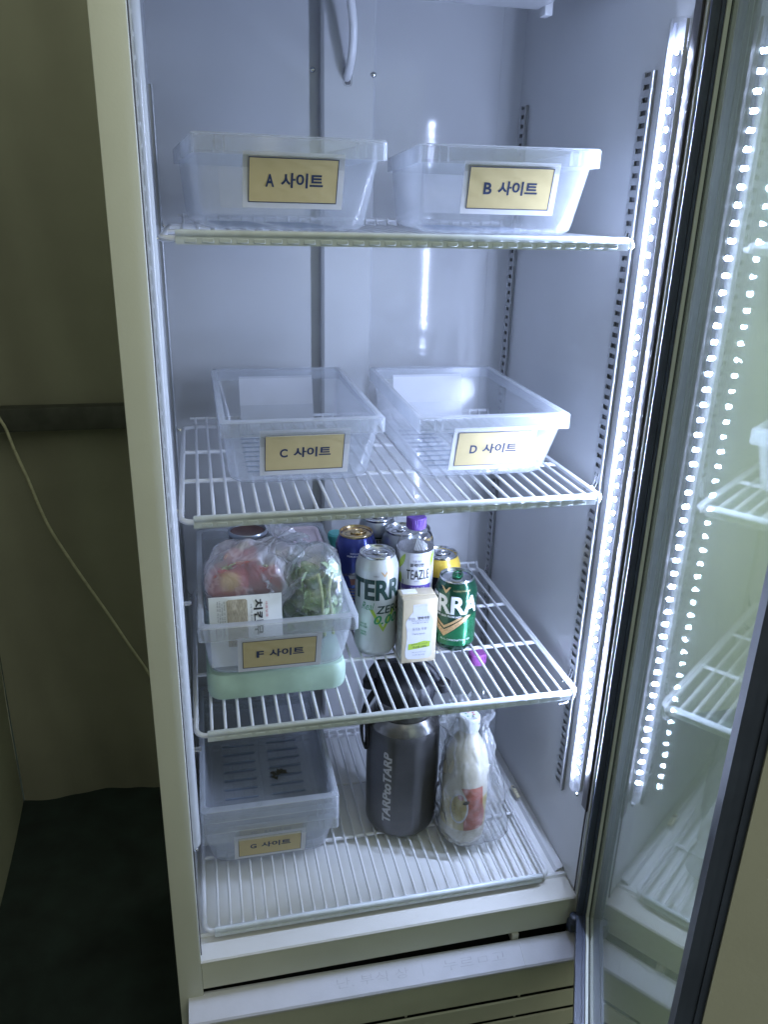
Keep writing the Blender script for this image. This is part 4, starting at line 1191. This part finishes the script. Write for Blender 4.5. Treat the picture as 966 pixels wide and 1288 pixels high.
# leafy greens in a clear bag
gr = thing('leafy_greens', 'bunch of leafy greens with pale stalks in a clear bag', 'vegetable', (0.178, 0.12, FZ0 + 0.006))
def leaf_mesh(mt, L, W, curl, seed):
    n1, n2 = 10, 6; vs = []; fs = []
    for i in range(n1 + 1):
        u_ = i / n1
        wv = W * math.sin(math.pi * min(0.97, 0.08 + u_ * 0.9)) ** 0.7
        for j in range(n2 + 1):
            v_ = j / n2 * 2 - 1
            z = curl * math.sin(u_ * 2.2) * L + 0.25 * wv * v_ * v_ + 0.006 * fractal(Vector((u_ * 3 + seed, v_ * 2, seed)), 1.3)
            vs.append((v_ * wv + 0.004 * math.sin(u_ * 9 + seed), u_ * L, z))
    for i in range(n1):
        for j in range(n2):
            a = i * (n2 + 1) + j; fs.append((a, a + 1, a + n2 + 2, a + n2 + 1))
    b = MB(); b.add(vs, fs)
    return b.mesh('leaf', mt, True, 180)
lms = [leaf_mesh(M['leaf'], 0.075, 0.021, 0.22, 1.0), leaf_mesh(M['leafdark'], 0.068, 0.023, 0.30, 4.0), leaf_mesh(M['leaf'], 0.060, 0.017, -0.15, 7.0)]
gc = Vector((0.1790, 0.122, 0.1300))
for k in range(48):
    o = link('leaf', lms[k % 3], gr)
    a = rnd.uniform(0, 2 * math.pi); zz = rnd.uniform(-0.058, 0.034)
    rr = 0.018 * math.sqrt(max(0.1, 1 - (zz / 0.07) ** 2))
    p = gc + Vector((math.cos(a) * rr, math.sin(a) * rr * 0.9, zz - 0.012))
    o.location = p - gr.location
    o.rotation_euler = (rnd.uniform(0.7, 1.5), rnd.uniform(-0.7, 0.7), a + math.pi / 2 + rnd.uniform(-0.7, 0.7))
    o.scale = (0.9, 0.55, 0.8)
for k in range(2):
    b = MB()
    x0 = 0.184 + 0.0130 * k; 
    b.tube(smooth_path([(x0 + 0.004, 0.100 + 0.003 * (k % 3), 0.072), (x0, 0.090 + 0.003 * (k % 2), 0.110), (x0 + rnd.uniform(-0.006, 0.006), 0.086 + 0.004 * (k % 3), 0.150), (x0 + rnd.uniform(-0.012, 0.004), 0.100, 0.172)]), 0.0024, 8, radii=None)
    b.build('stalk', M['stalk'], gr)
bag = clampz(bag_mesh((0.1790, 0.125, 0.1380), (0.0500, 0.052, 0.068), (-0.82, -0.30, 0.10), (-0.012, -0.006, 0.0), 0.42, 0.055, 8, 2.6, 0.30), FZ0 + 0.004, None, 0.2115, 0.062)
tag(bag.build('produce_bag', M['bagclear'], None, True, 180), 'clear plastic bag of leafy greens knotted at its left side', 'plastic bag')

# white packet of pickled radish leaning on the front of the bin
P0 = Vector((0.0255, 0.0600, 0.0600)); PXv = Vector((1, 0.01, -0.006)); PZv = Vector((0.002, 0.150, 0.985)).normalized()
PN = PXv.cross(PZv).normalized()
PW, PH = 0.0985, 0.1000
def PT(x, z, o_=0.0):
    bul = 0.007 * math.sin(math.pi * min(max(x / PW, 0), 1)) * math.sin(math.pi * min(max(z / PH, 0), 1))
    q = P0 + PXv * x + PZv * z + PN * (bul + o_ + 0.0006 * noise.noise(Vector((x * 90, z * 90, 0))))
    return (q.x, q.y, q.z)
b = MB(); nx, nz = 14, 14
vs = [PT(PW * i / nx, PH * j / nz) for j in range(nz + 1) for i in range(nx + 1)]
fs = [(j * (nx + 1) + i, j * (nx + 1) + i + 1, (j + 1) * (nx + 1) + i + 1, (j + 1) * (nx + 1) + i) for j in range(nz) for i in range(nx)]
back = [tuple(Vector(PT(PW * i / nx, PH * j / nz)) - PN * (0.002 + 0.012 * math.sin(math.pi * i / nx) * math.sin(math.pi * j / nz))) for j in range(nz + 1) for i in range(nx + 1)]
n0 = len(vs)
b.add(vs, fs); b.add(back, [f[::-1] for f in fs])
edge = [i for i in range(nx + 1)] + [j * (nx + 1) + nx for j in range(1, nz + 1)] + [nz * (nx + 1) + i for i in range(nx - 1, -1, -1)] + [j * (nx + 1) for j in range(nz - 1, 0, -1)]
b.f += [(edge[i], n0 + edge[i], n0 + edge[(i + 1) % len(edge)], edge[(i + 1) % len(edge)]) for i in range(len(edge))]; b.mi += [0] * len(edge)
t = thing('food_packet', 'white packet with sideways black Korean lettering behind the bin front', 'food packet', tuple(P0))
pk = b.build('packet_film', M['packet'], t, True, 50)
pm = lambda o_: (lambda x, z: PT(x, z, o_))
poly([(0.024, 0.030), (0.051, 0.030), (0.0515, 0.094), (0.049, 0.096), (0.026, 0.096), (0.0235, 0.094)], pm(0.0006), M['packettan'], pk, 'tan_panel', 0.006)
lettering('치킨무', 0.050, 0.0125, pm(0.0008), M['inkblack'], pk, bold=0.03, at=(0.066, 0.070), rot=-math.pi / 2, maxlen=0.006)
lettering('새콤달콤', 0.022, 0.0032, pm(0.0008), M['inkred'], pk, at=(0.0775, 0.080), rot=-math.pi / 2, maxlen=0.006)
lettering('유통기한 표시일까지', 0.030, 0.0022, pm(0.0008), M['inkgrey'], pk, at=(0.0565, 0.074), rot=-math.pi / 2, maxlen=0.006)
for k, xx in enumerate((0.0115, 0.0145, 0.0175, 0.0205)):
    lettering(('제품명 치킨무 절임식품', '내용량 고형량 무 설탕', '보관방법 냉장보관', '원재료 무 식초 정제소금')[k], 0.05 if k != 2 else 0.036, 0.0020, pm(0.0008), M['inkgrey'], pk, at=(xx, 0.070 if k != 2 else 0.074), rot=-math.pi / 2, maxlen=0.006)

# tin and tub at the back of the bin
t = thing('food_tin', 'round dark tin with brown lid at the back of the F bin', 'food tin', (0.0925, 0.285, FZ0))
b = MB(); b.lathe([(0.028, 0.0), (0.030, 0.004), (0.030, 0.108), (0.0295, 0.112)], (0.0925, 0.285, FZ0), 40); b.build('tin_body', M['tin'], t)
b = MB(); b.lathe([(0.0300, 0.1115), (0.0312, 0.113), (0.0312, 0.1175), (0.0302, 0.1190), (0.0288, 0.1185), (0.0280, 0.1140)], (0.0925, 0.285, FZ0), 40, caps=(False, False)); rimo = b.build('tin_rim', M['tinrim'], t)
b = MB(); b.lathe([(0.0279, 0.1135), (0.0279, 0.1142), (0.022, 0.1146), (0.0205, 0.1138), (0.001, 0.1138)], (0.0925, 0.285, FZ0), 40); b.build('tin_lid', M['tinbrown'], t)
t = thing('food_tub', 'pale pink plastic tub with lid at the back of the F bin', 'food tub', (0.1720, 0.300, FZ0))
def tubring(o_, z): return [(x + 0.1720, y, FZ0 + z) for x, y, _ in rrect(0.0380 - o_, 0.248 + o_, 0.330 - o_, 0, 0.012, 6)]
b = MB(); b.loft([tubring(0.010, 0.0), tubring(0.007, 0.003), tubring(0.0025, 0.086)]); b.build('tub_body', M['pinkbox'], t)
b = MB(); b.loft([tubring(0.0, 0.084), tubring(-0.001, 0.086), tubring(-0.001, 0.097), tubring(0.001, 0.0995), tubring(0.0055, 0.0995), tubring(0.0075, 0.0970)]); b.build('tub_lid', M['pinkbox'], t)

# scraps in the upper bin at the bottom
for (cx, cy, n_, lab) in ((0.126, 0.246, 22, 'little heap of brown scraps in the middle of the nested bin'), (0.124, 0.172, 7, 'few brown crumbs near the front of the nested bin')):
    b = MB()
    for k in range(n_):
        a = rnd.uniform(0, 6.28); r_ = rnd.uniform(0, 1) ** 0.7 * (0.013 if n_ > 10 else 0.011)
        p = Vector((cx + r_ * math.cos(a) * 1.3, cy + r_ * math.sin(a) * (1 if n_ > 10 else 0.4), Z4 + 0.0405 + 0.0062 + rnd.uniform(0, 0.002)))
        d = Vector((rnd.uniform(-1, 1), rnd.uniform(-1, 1), rnd.uniform(-.2, .3))).normalized() * rnd.uniform(0.002, 0.006)
        b.tube([p - d, p, p + d], 0.0012, 6, radii=[0.0005, rnd.uniform(0.0014, 0.0028), 0.0008])
    o = tag(b.build('food_scraps', M['debris']), lab, 'food scraps'); o['kind'] = 'stuff'

# ------------------------------------------------------------------ flask, bagged bottle and water bottle on the bottom rack
fx, fy = 0.3280, 0.1560
t = thing('growler_flask', 'dark grey insulated flask with black carry cap on the bottom rack', 'flask', (fx, fy, Z4))
def facet(th, z):
    zz = z - 0.0
    k = min(1.0, max(0.0, (0.205 - zz) / 0.02)) * min(1.0, max(0.0, (zz - 0.01) / 0.015))
    d = (th + math.radians(112.5 + 11)) % (math.pi / 4) - math.pi / 8
    return 1 + k * (min(1.0, 0.962 / math.cos(d)) - 1)
b = MB()
prof = [(0.044, 0.0), (0.053, 0.002), (0.0575, 0.008), (0.0605, 0.016)] + [(0.0612 + 0.0012 * math.sin(math.pi * i / 14), 0.016 + 0.176 * i / 14) for i in range(1, 15)] + [(0.0606, 0.200), (0.0570, 0.2095), (0.0520, 0.2175), (0.0478, 0.2225)]
b.lathe(prof, (fx, fy, Z4), 128, rf=facet)
fbod = b.build('flask_body', M['growler'], t, True, 35)
b = MB(); b.lathe([(0.0592, 0.2035), (0.0572, 0.2105), (0.0520, 0.2190), (0.0485, 0.2235)], (fx, fy, Z4), 64, caps=(False, False), rf=lambda th, z: 1.006); b.build('shoulder_band', M['growlring'], t)
b = MB(); b.lathe([(0.0474, 0.2222), (0.0474, 0.2300), (0.0462, 0.2360), (0.0468, 0.2450), (0.0455, 0.2500)], (fx, fy, Z4), 64); b.build('collar', M['growlring'], t)
b = MB(); b.lathe([(0.0440, 0.2490), (0.0478, 0.2510), (0.0490, 0.2560), (0.0485, 0.2760), (0.0450, 0.2830), (0.0300, 0.2890), (0.001, 0.2895)], (fx, fy, Z4), 96, rf=lambda th, z: 1 + (0.014 * (1 if math.cos(30 * th) > 0 else -1) if 0.255 < z < 0.278 else 0))
cap = b.build('flask_cap', M['blackcap'], t, True, 40)
b = MB()
b.tube(smooth_path([(fx - 0.046, fy + 0.010, Z4 + 0.270), (fx - 0.060, fy + 0.004, Z4 + 0.276), (fx - 0.052, fy + 0.002, Z4 + 0.298), (fx - 0.034, fy + 0.004, Z4 + 0.3135), (fx - 0.008, fy + 0.004, Z4 + 0.3150), (fx + 0.018, fy - 0.002, Z4 + 0.309), (fx + 0.040, fy - 0.004, Z4 + 0.292), (fx + 0.052, fy - 0.002, Z4 + 0.272)]), 0.0075, 10)
b.build('carry_handle', M['blackcap'], t)
b = MB(); b.lathe([(0.013, -0.008), (0.015, -0.006), (0.015, 0.006), (0.013, 0.008)], (fx + 0.060, fy - 0.006, Z4 + 0.262), 20); b.lathe([(0.011, -0.006), (0.011, 0.006)], (fx - 0.058, fy + 0.004, Z4 + 0.274), 18)
b.build('handle_pivot', M['blackcap'], t)
b = MB()
strap = smooth_path([(fx - 0.050, fy - 0.002, Z4 + 0.262), (fx - 0.066, fy - 0.004, Z4 + 0.235), (fx - 0.0715, fy - 0.004, Z4 + 0.200), (fx - 0.0690, fy - 0.004, Z4 + 0.168), (fx - 0.0640, fy - 0.004, Z4 + 0.158), (fx - 0.0625, fy - 0.004, Z4 + 0.175), (fx - 0.0640, fy - 0.004, Z4 + 0.205)])
rings = [[(p.x - 0.0014, p.y - 0.008, p.z), (p.x + 0.0014, p.y - 0.008, p.z), (p.x + 0.0014, p.y + 0.008, p.z), (p.x - 0.0014, p.y + 0.008, p.z)] for p in strap]
b.loft(rings); b.build('strap', M['blackcap'], t, False)
R_ = 0.0606
fmap = cyl_map(fx, fy, Z4, R_, -132)
def fmap2(x, z):
    th = math.radians(-127) + x / R_
    r_ = (0.0612 + 0.0012 * math.sin(math.pi * (z - 0.016) / 0.176)) * facet(th % (2 * math.pi), z) + 0.0006
    return (fx + r_ * math.cos(th), fy + r_ * math.sin(th), Z4 + z)
# slab letters, read from bottom to top
lettering('TARPtoTARP', 0.138, 0.0148, fmap2, M['greyprint'], t, bold=0.035, shear=0.12, at=(0.0, 0.106), rot=math.pi / 2, maxlen=0.004)

mx_, my_ = 0.4215, 0.0985
t = thing('drink_bottle', 'milky white bottle with a fruit label inside a thin bag', 'bottle', (mx_, my_, Z4))
b = MB()
b.lathe([(0.030, 0.0), (0.0355, 0.004), (0.0372, 0.012), (0.0372, 0.034), (0.0366, 0.037), (0.0372, 0.040), (0.0378, 0.124), (0.0372, 0.143), (0.0330, 0.165), (0.0245, 0.187), (0.0168, 0.200), (0.0150, 0.206), (0.0150, 0.215)], (mx_, my_, Z4), 48, rf=lambda th, z: 1 + (0.016 * math.cos(5 * th + 0.6) if z < 0.02 else 0))
b.build('bottle_body', M['milk'], t)
b = MB(); b.lathe([(0.0166, 0.2120), (0.0172, 0.2135), (0.0170, 0.2335), (0.0155, 0.2360), (0.001, 0.2363)], (mx_, my_, Z4), 64, rf=lambda th, z: 1 + 0.012 * (1 if math.cos(24 * th) > 0 else -1) * (0.2130 < z < 0.2330))
cp = b.build('bottle_cap', M['milkcap'], t, True, 30)
tm = lambda x, y: (mx_ + x, my_ + y, Z4 + 0.2368)
for i, (a0, mt_) in enumerate(((0.2, 'inkred'), (1.4, 'inkred'), (2.4, 'inkmid'), (3.6, 'inkmid'), (4.9, 'inkmid'), (5.7, 'inkred'))):
    poly([((0.0062 + dr) * math.cos(a0 + da), (0.0062 + dr) * math.sin(a0 + da)) for da, dr in ((0, 0), (0.30, 0.003), (0.62, 0.0), (0.30, -0.0015))], tm, M[mt_], cp, 'cap_print')
b = MB(); b.lathe([(0.0376, 0.036), (0.0376, 0.121)], (mx_, my_, Z4), 48, caps=(False, False)); lab = b.build('label', M['fruitlabel'], t)
mp = cyl_map(mx_, my_, Z4, 0.0379, -112)
poly([(0.004, 0.0365), (0.018, 0.0365), (0.042, 0.0365), (0.046, 0.060), (0.038, 0.080), (0.034, 0.1205), (-0.004, 0.1205), (0.006, 0.100), (0.009, 0.080), (0.003, 0.060)], mp, M['fruitred'], lab, 'red_field', 0.004)
poly([(-0.006 + 0.016 * math.cos(a), 0.080 + 0.030 * math.sin(a)) for a in [2 * math.pi * i / 20 for i in range(20)]], cyl_map(mx_, my_, Z4, 0.0381, -112), M['labelwhite'], lab, 'fruit_slice', 0.004)
poly([(-0.006 + 0.013 * math.cos(a), 0.080 + 0.026 * math.sin(a)) for a in [2 * math.pi * i / 20 for i in range(20)]], cyl_map(mx_, my_, Z4, 0.0383, -112), M['fruitlabel'], lab, 'fruit_slice', 0.004)
poly(leaf2(0.000, 0.090, 0.5, 0.013, 0.0038), cyl_map(mx_, my_, Z4, 0.0386, -112), M['inkblack'], lab, 'fruit_seed', 0.004)
poly(leaf2(-0.008, 0.108, -0.9, 0.013, 0.0050), cyl_map(mx_, my_, Z4, 0.0386, -112), M['fruitred'], lab, 'fruit_seed', 0.004)
for k, tx_ in enumerate(('사과 막걸리', '생막걸리')):
    lettering(tx_, 0.034 - 0.008 * k, 0.0050, cyl_map(mx_, my_, Z4, 0.0386, -112), M['inkgrey'], lab, at=(-0.014 - 0.007 * k, 0.078), rot=-math.pi / 2, maxlen=0.004)
b = MB(); K = 40; N = 110; rings = []
for i in range(K + 1):
    z = 0.0015 + 0.252 * i / K
    if z < 0.03: r_ = 0.030 + 0.018 * (z / 0.03) ** 0.5
    elif z < 0.12: r_ = 0.048
    elif z < 0.19: r_ = 0.048 - 0.014 * (z - 0.12) / 0.07
    else: r_ = 0.034 - 0.010 * (z - 0.19) / 0.03 if z < 0.22 else 0.024 + (z - 0.22) * 0.25
    pl = 0.03 + 0.14 * max(0, (z - 0.12) / 0.15)
    ring = []
    for j in range(N):
        th = 2 * math.pi * j / N
        q = r_ * (1 + pl * (0.6 * math.sin(9 * th + 3 * z * 20) + 0.4 * math.sin(15 * th + 1.0)))
        # the loose corner of the bag to the front right
        d = (th - math.radians(-30) + math.pi) % (2 * math.pi) - math.pi
        if z < 0.15: q *= 1 + 0.55 * math.exp(-(d / 0.40) ** 2) * (1 - z / 0.16)
        d2 = (th - math.radians(-170) + math.pi) % (2 * math.pi) - math.pi
        if z > 0.20: q *= 1 + 0.9 * math.exp(-(d2 / 0.35) ** 2) * math.sin(math.pi * min(1, (z - 0.20) / 0.062))
        p = Vector((q * math.cos(th), q * math.sin(th), z))
        f = 1 - abs(fractal(p * 20 + Vector((4.4, 0, 0)), 1.0, 3)) * 2
        q *= 1 + 0.10 * f
        if z > 0.004: q = max(q, (0.0392 if z < 0.15 else 0.012))
        ring.append((mx_ + q * math.cos(th) + 0.004, my_ + q * math.sin(th), Z4 + z))
    rings.append(ring)
b.loft(rings, True, False)
tag(b.build('carrier_bag', M['bagmilk'], None, True, 180), 'thin crinkled bag wrapped round the milky bottle', 'plastic bag')

wx, wy = 0.4800, 0.2350
t = thing('water_bottle', 'clear water bottle with pink cap behind the bagged bottle', 'bottle', (wx, wy, Z4))
b = MB()
b.lathe([(0.034, 0.0), (0.0425, 0.004), (0.0440, 0.014)] + [(0.0440 - 0.0012 * (k % 2), 0.020 + k * 0.0065) for k in range(24)] + [(0.0440, 0.178), (0.0415, 0.198), (0.0330, 0.220), (0.0210, 0.236), (0.0145, 0.243), (0.0140, 0.252)], (wx, wy, Z4), 48)
b.build('bottle_body', M['pet'], t)
b = MB(); b.lathe([(0.0155, 0.2445), (0.0160, 0.246), (0.0158, 0.262), (0.0140, 0.2645), (0.001, 0.2648)], (wx, wy, Z4), 64, rf=lambda th, z: 1 + 0.012 * (1 if math.cos(24 * th) > 0 else -1) * (0.2455 < z < 0.2615)); b.build('bottle_cap', M['pinkcap'], t, True, 30)

for o in LOCALS: del o['_local']
for o in COL.objects:
    if '_r' in o: del o['_r']
